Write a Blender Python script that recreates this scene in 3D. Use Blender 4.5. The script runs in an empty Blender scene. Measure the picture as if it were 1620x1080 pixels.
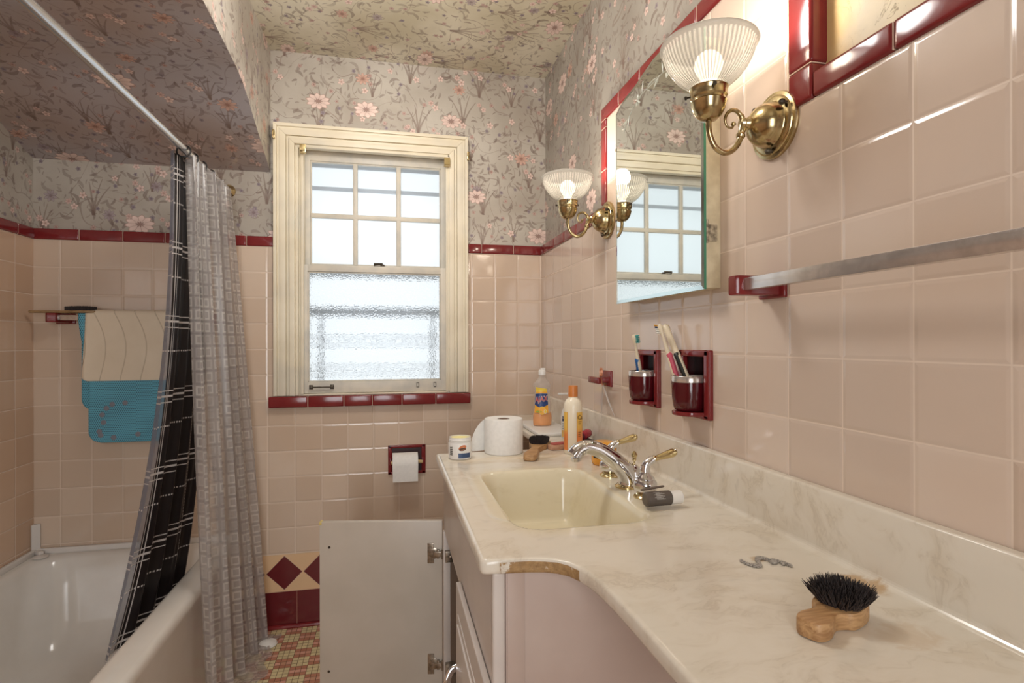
import bpy, bmesh, math, random
from mathutils import Vector, Matrix
random.seed(7)
SC = bpy.context.scene
COL = SC.collection
PI = math.pi
H = 1.228          # eye height above the floor
D = 2.534          # back wall
XR = 0.7014        # tiled face of the right wall
XL = -1.375        # left wall
YF = -0.95         # wall behind the camera
ZT = 1.262 + H     # ceiling

def lin(r, g, b):
    f = lambda c: ((c/255+0.055)/1.055)**2.4 if c/255 > 0.04045 else c/255/12.92
    return (f(r), f(g), f(b), 1.0)

# ------------------------------------------------------------------ camera, world, exposure
cam_d = bpy.data.cameras.new('camera')
cam = bpy.data.objects.new('camera', cam_d); COL.objects.link(cam)
cam_d.sensor_width = 36.0; cam_d.lens = 873.0/1620*36; cam_d.clip_start = 0.02
r_ = Vector((0.97653814, -0.21533176, -0.00234203)); u_ = Vector((0.00201684, -0.0017299, 0.99999647)); w_ = Vector((0.21533505, 0.97653942, 0.00125502))
m = Matrix.Identity(4)
for i in range(3):
    m[i][0] = r_[i]; m[i][1] = u_[i]; m[i][2] = -w_[i]
m[2][3] = H
cam.matrix_world = m
SC.camera = cam
SC.view_settings.view_transform = 'Standard'; SC.view_settings.look = 'None'
SC.view_settings.gamma = 1.0; SC.view_settings.exposure = 0.58; SC.view_settings.use_curve_mapping = False

world = bpy.data.worlds.new('World'); SC.world = world; world.use_nodes = True
bg = world.node_tree.nodes['Background']
bg.inputs[0].default_value = (0.88, 0.95, 1.0, 1); bg.inputs[1].default_value = 0.88

def area(name, loc, rot, sx, sy, power, color):
    d = bpy.data.lights.new(name, 'AREA'); d.shape = 'RECTANGLE'; d.size = sx; d.size_y = sy
    d.energy = power; d.color = color
    o = bpy.data.objects.new(name, d); COL.objects.link(o); o.location = loc; o.rotation_euler = rot
    return o
# added fill lights: one behind the rear doorway, one overhead above the frame
area('rear_fill_light', (-0.25, YF-0.45, H+0.25), (PI/2, 0, 0), 0.8, 1.7, 23.0, (0.93, 0.97, 1.0))
_l = bpy.data.lights.new('overhead_fill_light', 'POINT'); _l.energy = 14.0; _l.shadow_soft_size = 0.13; _l.color = (1.0, 0.97, 0.93)
_o = bpy.data.objects.new('overhead_fill_light', _l); COL.objects.link(_o); _o.location = (-0.05, 1.45, ZT-0.26)

# ------------------------------------------------------------------ object helpers
def props(o, label=None, cat=None, group=None, kind=None):
    if label: o['label'] = label
    if cat: o['category'] = cat
    if group: o['group'] = group
    if kind: o['kind'] = kind
    return o
def thing(name, loc, label, cat, group=None, rz=0.0):
    o = bpy.data.objects.new(name, None); COL.objects.link(o); o.empty_display_size = 0.05
    o.location = loc; o.rotation_euler = (0, 0, rz)
    bpy.context.view_layer.update()
    return props(o, label, cat, group)

class MB:
    """collects shapes in world coordinates"""
    def __init__(s):
        s.bm = bmesh.new(); s.uv = s.bm.loops.layers.uv.new('UVMap')
    def box(s, a, b, bev=0.0, mat=0, seg=2, rot=None, piv=None):
        a = Vector(a); b = Vector(b)
        t = bmesh.new()
        bmesh.ops.create_cube(t, size=1.0)
        c = (a+b)/2; d = b-a
        for v in t.verts: v.co = Vector((v.co.x*d.x, v.co.y*d.y, v.co.z*d.z)) + c
        if bev > 0:
            bmesh.ops.bevel(t, geom=t.edges[:], offset=min(bev, 0.49*min(abs(d.x), abs(d.y), abs(d.z))), segments=seg, profile=0.6, affect='EDGES')
        if rot is not None:
            p = Vector(piv) if piv is not None else c
            for v in t.verts: v.co = rot @ (v.co-p) + p
        s.add(t, mat); return s
    def add(s, t, mat=0, M=None):
        if M is not None:
            for v in t.verts: v.co = M @ v.co
        mp = {}
        for v in t.verts: mp[v] = s.bm.verts.new(v.co)
        tuv = t.loops.layers.uv.active
        for f in t.faces:
            try: nf = s.bm.faces.new([mp[v] for v in f.verts])
            except ValueError: continue
            nf.material_index = mat if mat is not None else f.material_index
            if tuv:
                for l1, l2 in zip(f.loops, nf.loops): l2[s.uv].uv = l1[tuv].uv
        t.free(); return s
    def quad(s, pts, uvs=None, mat=0):
        vs = [s.bm.verts.new(p) for p in pts]
        f = s.bm.faces.new(vs); f.material_index = mat
        if uvs:
            for l, q in zip(f.loops, uvs): l[s.uv].uv = q
        return f
    def lathe(s, prof, M=None, seg=32, mat=0, rib=0, ribamp=0.0, cap0=True, cap1=True):
        """prof: list of (r,z) or (r,z,mat) around the local Z axis"""
        rings = []
        for p in prof:
            ring = []
            for k in range(seg):
                a = 2*PI*k/seg
                rr = p[0]*(1+(ribamp*math.cos(rib*a) if rib else 0))
                v = Vector((rr*math.cos(a), rr*math.sin(a), p[1]))
                if M is not None: v = M @ v
                ring.append(s.bm.verts.new(v))
            rings.append(ring)
        for i in range(len(prof)-1):
            mi = prof[i+1][2] if len(prof[i+1]) > 2 else mat
            for k in range(seg):
                k2 = (k+1) % seg
                f = s.bm.faces.new((rings[i][k], rings[i][k2], rings[i+1][k2], rings[i+1][k])); f.material_index = mi
                L = [(k/seg, prof[i][1]), ((k+1)/seg, prof[i][1]), ((k+1)/seg, prof[i+1][1]), (k/seg, prof[i+1][1])]
                for l, q in zip(f.loops, L): l[s.uv].uv = q
        if cap0 and prof[0][0] > 1e-6:
            f = s.bm.faces.new(list(reversed(rings[0]))); f.material_index = mat
        if cap1 and prof[-1][0] > 1e-6:
            f = s.bm.faces.new(rings[-1]); f.material_index = prof[-1][2] if len(prof[-1]) > 2 else mat
        return s
    def tube(s, pts, rad, seg=12, mat=0, flat=None, closed=False):
        pts = [Vector(p) for p in pts]; n = len(pts)
        if not hasattr(rad, '__len__'): rad = [rad]*n
        up = None; rings = []
        for i in range(n):
            if closed: t = (pts[(i+1) % n]-pts[i-1]).normalized()
            else: t = (pts[min(i+1, n-1)]-pts[max(i-1, 0)]).normalized()
            if up is None:
                up = Vector((0, 0, 1)) if abs(t.z) < 0.9 else Vector((1, 0, 0))
            a = (up - t*up.dot(t)).normalized(); up = a; b = t.cross(a)
            ring = []
            for k in range(seg):
                q = 2*PI*k/seg
                fx = 1.0 if flat is None else flat
                ring.append(s.bm.verts.new(pts[i] + a*(math.cos(q)*rad[i]*fx) + b*(math.sin(q)*rad[i])))
            rings.append(ring)
        for i in range(n if closed else n-1):
            A = rings[i]; B = rings[(i+1) % n]
            for k in range(seg):
                k2 = (k+1) % seg
                f = s.bm.faces.new((A[k], A[k2], B[k2], B[k])); f.material_index = mat
        if not closed:
            for ring in (list(reversed(rings[0])), rings[-1]):
                f = s.bm.faces.new(ring); f.material_index = mat
        return s
    def prism(s, poly, lo, hi, plane='XY', mat=0, bev=0.0):
        """poly of 2-D points extruded along the third axis"""
        t = bmesh.new()
        def P(p, h):
            return {'XY': (p[0], p[1], h), 'XZ': (p[0], h, p[1]), 'YZ': (h, p[0], p[1])}[plane]
        A = [t.verts.new(P(p, lo)) for p in poly]; B = [t.verts.new(P(p, hi)) for p in poly]
        n = len(poly)
        t.faces.new(list(reversed(A))); t.faces.new(B)
        for i in range(n): t.faces.new((A[i], A[(i+1) % n], B[(i+1) % n], B[i]))
        bmesh.ops.recalc_face_normals(t, faces=t.faces[:])
        if bev > 0:
            ed = [e for e in t.edges if (e.verts[0] in A) == (e.verts[1] in A)]
            bmesh.ops.bevel(t, geom=ed, offset=bev, segments=2, profile=0.6, affect='EDGES')
        s.add(t, mat); return s
    def grid(s, fn, nu, nv, mat=0, uvfn=None, closed_u=False):
        V = [[s.bm.verts.new(fn(i/nu, j/nv)) for i in range(nu+1)] for j in range(nv+1)]
        for j in range(nv):
            for i in range(nu):
                f = s.bm.faces.new((V[j][i], V[j][i+1], V[j+1][i+1], V[j+1][i])); f.material_index = mat
                L = [(i/nu, j/nv), ((i+1)/nu, j/nv), ((i+1)/nu, (j+1)/nv), (i/nu, (j+1)/nv)]
                if uvfn: L = [uvfn(*q) for q in L]
                for l, q in zip(f.loops, L): l[s.uv].uv = q
        return s
    def build(s, name, mats, parent=None, smooth=True, recalc=True, ang=40):
        if not isinstance(mats, (list, tuple)): mats = [mats]
        if recalc: bmesh.ops.recalc_face_normals(s.bm, faces=s.bm.faces[:])
        me = bpy.data.meshes.new(name)
        if parent is not None:
            inv = parent.matrix_world.inverted()
            for v in s.bm.verts: v.co = inv @ v.co
        s.bm.to_mesh(me); s.bm.free()
        for q in mats: me.materials.append(q)
        if smooth:
            me.polygons.foreach_set('use_smooth', [True]*len(me.polygons))
            me.set_sharp_from_angle(angle=math.radians(ang))
        o = bpy.data.objects.new(name, me); COL.objects.link(o)
        if parent is not None: o.parent = parent; bpy.context.view_layer.update()
        return o

def spline(pts, n=8):
    """Catmull-Rom"""
    P = [Vector(p) for p in pts]; P = [2*P[0]-P[1]]+P+[2*P[-1]-P[-2]]; out = []
    for i in range(1, len(P)-2):
        for k in range(n):
            t = k/n; a, b, c, d = P[i-1], P[i], P[i+1], P[i+2]
            out.append(0.5*((2*b)+(c-a)*t+(2*a-5*b+4*c-d)*t*t+(3*b-3*c+d-a)*t**3))
    out.append(P[-2]); return out
def T(x, y, z): return Matrix.Translation((x, y, z))
def axis_m(loc, d):
    """local Z to direction d at loc"""
    q = Vector(d).to_track_quat('Z', 'Y'); return Matrix.Translation(loc) @ q.to_matrix().to_4x4()

def text_bm(txt, size, depth=0.0003, bold=0.0):
    cu = bpy.data.curves.new('t', 'FONT'); cu.body = txt; cu.size = size; cu.align_x = 'CENTER'; cu.align_y = 'CENTER'
    cu.extrude = depth; cu.offset = bold; cu.resolution_u = 3
    o = bpy.data.objects.new('t', cu); COL.objects.link(o)
    bpy.context.view_layer.update()
    me = bpy.data.meshes.new_from_object(o.evaluated_get(bpy.context.evaluated_depsgraph_get()))
    b = bmesh.new(); b.from_mesh(me)
    bpy.data.objects.remove(o); bpy.data.curves.remove(cu); bpy.data.meshes.remove(me)
    return b
def wrap(b, cx, cy, z, r, ang, tilt=0.0, subdiv=False):
    """wrap XY text mesh round a vertical cylinder; ang = outward direction"""
    for v in b.verts:
        x, y, zz = v.co; x, y = x*math.cos(tilt)-y*math.sin(tilt), x*math.sin(tilt)+y*math.cos(tilt)
        a = ang + x/r
        v.co = Vector((cx+(r+zz)*math.cos(a), cy+(r+zz)*math.sin(a), z+y))
    return b
def patch(mb, cx, cy, z0, z1, r, a0, a1, mat=0, n=14, t=0.0004, rfn=None, nv=4):
    """label bonded to a round bottle"""
    def fn(u, v):
        a = a0+(a1-a0)*u; z = z0+(z1-z0)*v; rr = (rfn(z) if rfn else r)+t
        return Vector((cx+rr*math.cos(a), cy+rr*math.sin(a), z))
    mb.grid(fn, n, nv, mat)

# ------------------------------------------------------------------ node DSL
class Sh:
    def __init__(s, name):
        s.m = bpy.data.materials.new(name); s.m.use_nodes = True; s.nt = s.m.node_tree
        s.nt.nodes.clear(); s.out = s.nt.nodes.new('ShaderNodeOutputMaterial')
    def n(s, t, **k):
        x = s.nt.nodes.new('ShaderNode'+t)
        for a, b in k.items(): setattr(x, a, b)
        return x
    def lk(s, a, b):
        if isinstance(a, V): a = a.s
        if hasattr(a, 'is_output'): s.nt.links.new(a, b)
        else:
            try: b.default_value = a
            except Exception: b.default_value = (a, a, a, 1) if len(b.default_value) == 4 else (a, a, a)
    def math(s, op, a, b=None, c=None):
        x = s.n('Math', operation=op); s.lk(a, x.inputs[0])
        if b is not None: s.lk(b, x.inputs[1])
        if c is not None: s.lk(c, x.inputs[2])
        return V(s, x.outputs[0])
    def pos(s):
        g = s.n('NewGeometry'); x = s.n('SeparateXYZ'); s.nt.links.new(g.outputs['Position'], x.inputs[0])
        return [V(s, x.outputs[i]) for i in range(3)]
    def uv(s):
        g = s.n('UVMap'); x = s.n('SeparateXYZ'); s.nt.links.new(g.outputs[0], x.inputs[0])
        return [V(s, x.outputs[i]) for i in range(2)]
    def obj(s):
        g = s.n('TexCoord'); x = s.n('SeparateXYZ'); s.nt.links.new(g.outputs['Object'], x.inputs[0])
        return [V(s, x.outputs[i]) for i in range(3)]
    def vec(s, x, y, z=0.0):
        c = s.n('CombineXYZ'); s.lk(x, c.inputs[0]); s.lk(y, c.inputs[1]); s.lk(z, c.inputs[2]); return V(s, c.outputs[0])
    def noise(s, vec, scale, detail=3.0, rough=0.55, dist=0.0, col=False):
        x = s.n('TexNoise'); s.lk(vec, x.inputs['Vector']); x.inputs['Scale'].default_value = scale
        x.inputs['Detail'].default_value = detail; x.inputs['Roughness'].default_value = rough; x.inputs['Distortion'].default_value = dist
        return V(s, x.outputs['Color' if col else 'Fac'])
    def white(s, vec, col=False):
        x = s.n('TexWhiteNoise'); s.lk(vec, x.inputs['Vector']); return V(s, x.outputs['Color' if col else 'Value'])
    def ramp(s, v, lo, hi):
        x = s.n('MapRange', interpolation_type='SMOOTHSTEP'); s.lk(v, x.inputs[0]); s.lk(lo, x.inputs[1]); s.lk(hi, x.inputs[2]); return V(s, x.outputs[0])
    def mix(s, f, a, b):
        x = s.n('Mix', data_type='RGBA'); s.lk(f, x.inputs[0]); s.lk(a, x.inputs[6]); s.lk(b, x.inputs[7]); return V(s, x.outputs[2])
    def bump(s, h, strength=0.5, dist=0.001, normal=None):
        x = s.n('Bump'); x.inputs['Strength'].default_value = strength; x.inputs['Distance'].default_value = dist; s.lk(h, x.inputs['Height'])
        if normal is not None: s.lk(normal, x.inputs['Normal'])
        return V(s, x.outputs[0])
    def pbr(s, color, rough=0.5, metal=0.0, normal=None, **k):
        p = s.n('BsdfPrincipled'); s.lk(color, p.inputs['Base Color']); s.lk(rough, p.inputs['Roughness']); s.lk(metal, p.inputs['Metallic'])
        if normal is not None: s.lk(normal, p.inputs['Normal'])
        for a, b in k.items(): s.lk(b, p.inputs[a.replace('_', ' ')])
        return V(s, p.outputs[0])
    def mixs(s, f, a, b):
        x = s.n('MixShader'); s.lk(f, x.inputs[0]); s.lk(a, x.inputs[1]); s.lk(b, x.inputs[2]); return V(s, x.outputs[0])
    def done(s, sh): s.lk(sh, s.out.inputs[0]); return s.m
class V:
    def __init__(s, S, k): s.S = S; s.s = k
    def __add__(s, o): return s.S.math('ADD', s, o)
    __radd__ = __add__
    def __sub__(s, o): return s.S.math('SUBTRACT', s, o)
    def __rsub__(s, o): return s.S.math('SUBTRACT', o, s)
    def __mul__(s, o): return s.S.math('MULTIPLY', s, o)
    __rmul__ = __mul__
    def __truediv__(s, o): return s.S.math('DIVIDE', s, o)
    def floor(s): return s.S.math('FLOOR', s)
    def fract(s): return s.S.math('FRACT', s)
    def abs(s): return s.S.math('ABSOLUTE', s)
    def lt(s, o): return s.S.math('LESS_THAN', s, o)
    def gt(s, o): return s.S.math('GREATER_THAN', s, o)
    def mn(s, o): return s.S.math('MINIMUM', s, o)
    def mx(s, o): return s.S.math('MAXIMUM', s, o)
    def mod(s, o): return s.S.math('FLOORED_MODULO', s, o)
    def pow(s, o): return s.S.math('POWER', s, o)
    def cos(s): return s.S.math('COSINE', s)
    def sqrt(s): return s.S.math('SQRT', s)

def plain(name, c, rough=0.5, metal=0.0, **k):
    S = Sh(name); return S.done(S.pbr(lin(*c), rough, metal, **k))
def mottled(name, c1, c2, scale=20, rough=0.5, metal=0.0, bump=0.0, detail=4, **k):
    S = Sh(name); p = S.obj(); v = S.vec(*p)
    f = S.ramp(S.noise(v, scale, detail), 0.3, 0.7)
    nrm = S.bump(S.noise(v, scale*3, 3), bump, 0.001) if bump else None
    return S.done(S.pbr(S.mix(f, lin(*c1), lin(*c2)), rough, metal, nrm, **k))

# ---- tiles
PINK = (212, 190, 170)
def tile_mat(name, axis, oa, pa, ob=H+0.302, pb=0.11, col=PINK, var=9, band=True):
    S = Sh(name); P = S.pos(); a = P[axis]; b = P[2]
    ta = (a-oa)/pa; tb = (b-ob)/pb
    fa = (ta.fract()-0.5).abs(); fb = (tb.fract()-0.5).abs()     # 0 centre .. .5 edge
    da = (0.5-fa)*pa; db = (0.5-fb)*pb
    d = da.mn(db)
    wob = S.noise(S.vec(a, b, P[1-axis]), 60, 2)*0.0006
    g = 1.0-S.ramp(d+wob, 0.0009, 0.0019)
    rnd = S.white(S.vec(ta.floor(), tb.floor(), float(axis)), col=True)
    sx = S.n('SeparateXYZ'); S.lk(rnd, sx.inputs[0])
    r1, r2, r3 = [V(S, sx.outputs[i]) for i in range(3)]
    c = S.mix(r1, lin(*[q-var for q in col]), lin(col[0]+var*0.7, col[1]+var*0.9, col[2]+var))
    c = S.mix(S.ramp(S.noise(S.vec(a, b, 0.0), 3.0, 3), 0.35, 0.75)*0.35, c, lin(col[0]-4, col[1]-12, col[2]-18))
    base = S.mix(g, c, lin(226, 208, 192))
    hgt = S.ramp(d, 0.0, 0.0075)*1.0 + S.noise(S.vec(a, b, 0.3), 14, 2)*0.35
    tilt = ((ta.fract()-0.5)*(r2-0.5) + (tb.fract()-0.5)*(r3-0.5))*0.5
    nrm = S.bump((hgt+tilt)*(b.gt(H-0.913) if band else 1.0), 0.55, 0.0016)
    rough = 0.11+g*0.45*(b.gt(H-0.913) if band else 1.0)
    if band:   # diamond frieze and dark base course at floor level
        top = H-0.912; cz = H-0.991
        ja = ((a+0.4475)/0.151+0.5); u = (ja.fract()-0.5).abs()*0.151; w = (b-cz).abs()
        inb = b.lt(top)
        dm = (u+w).lt(0.0725); dl = ((u+w)-0.0738).abs().lt(0.0013)
        red = lin(104, 32, 36); tan = lin(226, 190, 150)
        cb = S.mix(dm, tan, red)
        cb = S.mix(dl, cb, lin(214, 190, 160))
        lowr = b.lt(H-1.071)
        jl = (((a+0.3965)/0.151+0.5).fract()-0.5).abs()*0.151
        cb = S.mix(lowr, cb, S.mix(jl.lt(0.0009), red, lin(170, 120, 105)))
        cb = S.mix((b-(H-1.071)).abs().lt(0.0011), cb, lin(200, 160, 135))
        base = S.mix(inb, base, cb)
        rough = S.math('MULTIPLY', rough, 1.0)
    return S.done(S.pbr(base, rough, 0.0, nrm))

def wallpaper(name, c0, c1, seed=0.0, metal=0.22, rough=0.42, strength=1.0):
    S = Sh(name); a, b = S.uv(); v = S.vec(a+seed, b+seed*1.7, 0.0)
    g = S.ramp(S.noise(v, 2.6, 4, 0.5), 0.3, 0.7)
    base = S.mix(g, lin(*c0), lin(*c1))
    fine = S.noise(S.vec(a*60.0, b*9.0, 0.0), 9, 2)
    base = S.mix((fine-0.5).abs()*0.5, base, lin(c0[0]-30, c0[1]-30, c0[2]-30))
    # hatching tufts of thin grass
    warp = S.noise(v, 7, 2, col=True)
    wv = S.n('VectorMath', operation='SCALE'); S.lk(warp, wv.inputs[0]); wv.inputs['Scale'].default_value = 0.05
    av = S.n('VectorMath', operation='ADD'); S.lk(v, av.inputs[0]); S.lk(V(S, wv.outputs[0]), av.inputs[1])
    wvec = V(S, av.outputs[0])
    def cells(scale, rnd=0.85, src=None):
        x = S.n('TexVoronoi', voronoi_dimensions='2D', feature='F1'); S.lk(src or v, x.inputs['Vector'])
        x.inputs['Scale'].default_value = scale; x.inputs['Randomness'].default_value = rnd
        d = S.n('VectorMath', operation='SUBTRACT'); S.lk(src or v, d.inputs[0]); S.lk(V(S, x.outputs['Position']), d.inputs[1])
        sp = S.n('SeparateXYZ'); S.lk(V(S, d.outputs[0]), sp.inputs[0])
        cs = S.n('SeparateXYZ'); S.lk(V(S, x.outputs['Color']), cs.inputs[0])
        return V(S, sp.outputs[0]), V(S, sp.outputs[1]), V(S, cs.outputs[0]), V(S, cs.outputs[1]), V(S, cs.outputs[2])
    def line(m_): return S.mix
    dark = lin(112, 92, 84); lead = lin(128, 108, 98)
    # thin meandering stems: contour lines of a noise
    st = S.noise(v, 4.2, 1.0, 0.4)
    for lv, wd in ((0.44, 0.0034), (0.56, 0.0034)):
        base = S.mix((1.0-S.ramp((st-lv).abs(), wd*0.4, wd))*0.5*strength, base, lead)
    # reed clumps
    for sc, hh, sd in ((3.3, 0.15, 0.0), (4.6, 0.11, 2.7)):
        vv = S.vec(a+seed+sd, b+seed*1.7+sd, 0.0)
        x, y, q1, q2, q3 = cells(sc, 0.7, vv)
        y = y+hh*0.5
        for k, (sl, cv) in enumerate(((-0.16, -3.2), (-0.04, -0.8), (0.06, 1.5), (0.20, 3.6))):
            cx = y*(sl)+y*y*cv*0.7
            wdt = (hh+0.01-y)*0.030+0.0008
            mk = (x-cx).abs().lt(wdt)*y.gt(0.0)*y.lt(hh*(0.8+0.1*(k % 3)))*q1.lt(0.6)
            base = S.mix(mk*0.6*strength, base, lead)
    # lance leaves
    for sc, th, asp in ((17.0, 0.50, 0.27), (27.0, 0.42, 0.30), (40.0, 0.34, 0.2)):
        x, y, q1, q2, q3 = cells(sc, 1.0)
        an = q2*6.283; cx = x*an.cos()+y*S.math('SINE', an); cy = y*an.cos()-x*S.math('SINE', an)
        L = 0.42/sc; mk = ((cx/L)*(cx/L)+((cy+cx*cx*18.0)/(L*asp))*((cy+cx*cx*18.0)/(L*asp))).lt(1.0)*q1.lt(th)
        base = S.mix(mk*(0.28+q3*0.3)*strength, base, dark)
    def flower(base, sc, R, n, keep, col, colc, edge, amp=0.18, pr=0.9, op=1.0, squash=1.0, sd=0.0):
        x, y, q1, q2, q3 = cells(sc, pr, S.vec(a+seed+sd, b+seed*1.7-sd, 0.0))
        y = y*squash
        r = (x*x+y*y).sqrt(); th = S.math('ARCTAN2', y, x)
        pet = (th*float(n)+q2*6.0).cos(); RR = R*(0.75+0.25*q3)*(1.0-amp+pet*amp)
        k = q1.lt(keep)
        inside = r.lt(RR)*k
        rim = (r-RR).abs().lt(R*0.05)*k
        vein = pet.lt(-0.88)*r.gt(R*0.3)*inside
        cc = S.mix(S.ramp(r/R, 0.1, 1.0), lin(*[q-22 for q in col]), lin(*col))
        base = S.mix(inside*op, base, cc)
        base = S.mix((rim.mx(vein))*0.5*strength, base, lin(*edge))
        ctr = r.lt(R*0.24*(1.0+(th*9.0).cos()*0.3))*k
        return S.mix(ctr*0.75, base, lin(*colc))
    base = flower(base, 13.0, 0.011, 5, 0.40, (200, 172, 162), (136, 102, 94), (112, 82, 78), sd=1.1)
    base = flower(base, 15.0, 0.010, 5, 0.30, (158, 146, 152), (116, 98, 100), (100, 90, 96), sd=2.3)
    base = flower(base, 9.0, 0.016, 5, 0.50, (232, 208, 198), (176, 134, 120), (160, 124, 112), sd=3.7)
    base = flower(base, 9.0, 0.014, 6, 0.34, (218, 190, 180), (176, 134, 120), (160, 124, 112), sd=3.72)
    base = flower(base, 5.2, 0.026, 8, 0.26, (172, 156, 162), (128, 108, 110), (116, 100, 106), op=0.7, sd=5.2)
    base = flower(base, 4.3, 0.036, 9, 0.36, (212, 176, 160), (146, 106, 92), (152, 114, 102), sd=6.9, squash=1.2)
    base = flower(base, 2.9, 0.060, 10, 0.72, (236, 212, 202), (130, 98, 88), (168, 132, 120), amp=0.11, pr=0.8, squash=1.45, sd=8.4)
    nrm = S.bump(fine, 0.12, 0.0004)
    return S.done(S.pbr(base, rough, metal, nrm))

def marble():
    S = Sh('cultured_marble'); x, y, z = S.pos(); v = S.vec(x, y, z)
    w = S.noise(v, 3.0, 3, 0.6, 1.2, col=True)
    sc = S.n('VectorMath', operation='SCALE'); S.lk(w, sc.inputs[0]); sc.inputs['Scale'].default_value = 0.22
    ad = S.n('VectorMath', operation='ADD'); S.lk(v, ad.inputs[0]); S.lk(V(S, sc.outputs[0]), ad.inputs[1])
    av = V(S, ad.outputs[0])
    st = S.n('Mapping'); S.lk(av, st.inputs[0]); st.inputs['Rotation'].default_value = (0.4, 0.3, 0.6); st.inputs['Scale'].default_value = (1, 2.6, 2.0)
    mv = V(S, st.outputs[0])
    n1 = S.noise(mv, 6, 5, 0.62); n2 = S.noise(mv, 15, 4, 0.6)
    c = S.mix(S.ramp(n1, 0.42, 0.72)*0.5, lin(228, 220, 206), lin(208, 194, 172))
    c = S.mix((1.0-S.ramp((n2-0.5).abs(), 0.0, 0.06))*S.ramp(n1, 0.48, 0.62)*0.2, c, lin(168, 152, 134))
    c = S.mix(S.ramp(S.noise(mv, 9, 3), 0.60, 0.78)*0.4, c, lin(186, 178, 168))
    # yellowed bowl
    dx = ((x-0.365)/0.17); dy = ((y-1.215)/0.27)
    q = dx*dx*dx*dx+dy*dy*dy*dy
    c = S.mix((1.0-S.ramp(q, 0.3, 1.5))*0.6, c, lin(226, 214, 176))
    dx2 = ((x-0.365)/0.22); dy2 = ((y-1.60)/0.05)
    c = S.mix((1.0-S.ramp(dx2*dx2+dy2*dy2, 0.2, 1.4))*0.35*S.ramp(n1, 0.3, 0.6), c, lin(206, 176, 122))
    # rust and brown stains with a shape of their own
    for sx, sy, rx, ry, kk in ((0.566, 0.765, 0.014, 0.012, 0.6), (0.655, 0.655, 0.022, 0.04, 0.75), (0.59, 0.53, 0.04, 0.03, 0.3)):
        e = ((x-sx)/rx)*((x-sx)/rx)+((y-sy)/ry)*((y-sy)/ry)+(n2-0.5)*3.0
        c = S.mix((1.0-S.ramp(e, 0.2, 1.2))*kk*z.lt(H-0.335), c, lin(190, 150, 96))
    # broken gel coat along the front corner edge
    chip = y.lt(0.862)*y.gt(0.80)*x.gt(0.168)*x.lt(0.292)*z.lt(H-0.3455-0.003)
    cn = S.noise(v, 70, 4, 0.7)
    c = S.mix(chip*S.ramp(cn+S.ramp(x, 0.168, 0.20)*0.2-0.16, 0.30, 0.42), c, S.mix(S.noise(v, 120, 3), lin(120, 88, 56), lin(196, 160, 110)))
    nr = S.bump(chip*cn, 0.9, 0.004)
    return S.done(S.pbr(c, 0.16+chip*0.5, 0.0, nr))

M = {}
M['tileB'] = tile_mat('pink_tile_back', 0, 0.5868, 0.11)
M['tileR'] = tile_mat('pink_tile_right', 1, 0.8653, 0.1223, col=(214, 195, 180))
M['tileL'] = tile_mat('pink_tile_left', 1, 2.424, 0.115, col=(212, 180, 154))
M['paper'] = wallpaper('floral_wallpaper', (168, 158, 146), (198, 191, 180))
M['paperR'] = wallpaper('floral_wallpaper_right', (150, 142, 132), (176, 170, 160), 3.3)
M['paperC'] = wallpaper('floral_wallpaper_ceiling', (190, 180, 154), (222, 215, 196), 5.1)
M['paperS'] = wallpaper('floral_wallpaper_slope', (174, 155, 146), (180, 174, 177), 8.4)
M['marble'] = marble()
def red_tile():
    S = Sh('maroon_glazed_tile'); p = S.pos(); v = S.vec(*p)
    n = S.noise(v, 18, 3)
    return S.done(S.pbr(S.mix(n, lin(108, 30, 34), lin(136, 46, 46)), 0.13, 0.0, S.bump(S.noise(v, 30, 2), 0.25, 0.001)))
M['red'] = red_tile()
M['grout'] = plain('trim_grout', (206, 176, 158), 0.7)
def old_paint():
    S = Sh('chipped_cream_paint'); p = S.pos(); v = S.vec(p[0], p[1], p[2]*0.35)
    n = S.noise(v, 26, 5, 0.7); n2 = S.noise(S.vec(*p), 5, 3)
    c = S.mix(S.ramp(n2, 0.3, 0.7), lin(240, 230, 206), lin(226, 214, 188))
    c = S.mix(S.ramp(S.noise(S.vec(*p), 3, 2), 0.5, 0.62)*0.3, c, lin(196, 194, 188))
    edge = S.n('NewGeometry')
    pt = S.ramp(V(S, edge.outputs['Pointiness']), 0.50, 0.56)
    chip = S.ramp(n, 0.735, 0.755)
    c = S.mix(chip, c, S.mix(n2, lin(130, 112, 84), lin(176, 168, 156)))
    return S.done(S.pbr(c, 0.38, 0.0, S.bump(1.0-chip+n*0.3, 0.35, 0.0012)))
M['paint'] = old_paint()
M['sash'] = mottled('grey_cream_sash_paint', (222, 214, 198), (202, 198, 188), 12, 0.4, bump=0.2)
M['brass'] = mottled('aged_brass', (206, 188, 146), (156, 138, 100), 26, 0.2, 1.0, bump=0.05)
M['chrome'] = plain('chrome', (222, 222, 226), 0.07, 1.0)
M['dull_chrome'] = mottled('worn_chrome', (216, 208, 202), (196, 188, 182), 60, 0.2, 0.75)
M['pbrass'] = plain('polished_brass', (212, 194, 148), 0.14, 1.0)
M['black'] = plain('black_plastic', (24, 23, 24), 0.4)
M['dkbronze'] = mottled('dark_bronze', (62, 54, 46), (86, 78, 66), 60, 0.4, 0.7)
M['enamel'] = mottled('tub_enamel', (232, 227, 220), (222, 215, 206), 4, 0.12)
M['caulk'] = plain('white_tub_trim', (224, 218, 212), 0.3)
M['cab'] = mottled('cabinet_white_laminate', (214, 204, 196), (206, 195, 187), 6, 0.32)
M['cabside'] = mottled('cabinet_beige_side', (192, 172, 160), (184, 162, 150), 6, 0.4)
M['cabdark'] = plain('cabinet_inside', (120, 100, 84), 0.7)
M['doorin'] = mottled('door_inner_face', (196, 186, 174), (188, 178, 165), 5, 0.35)
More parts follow.
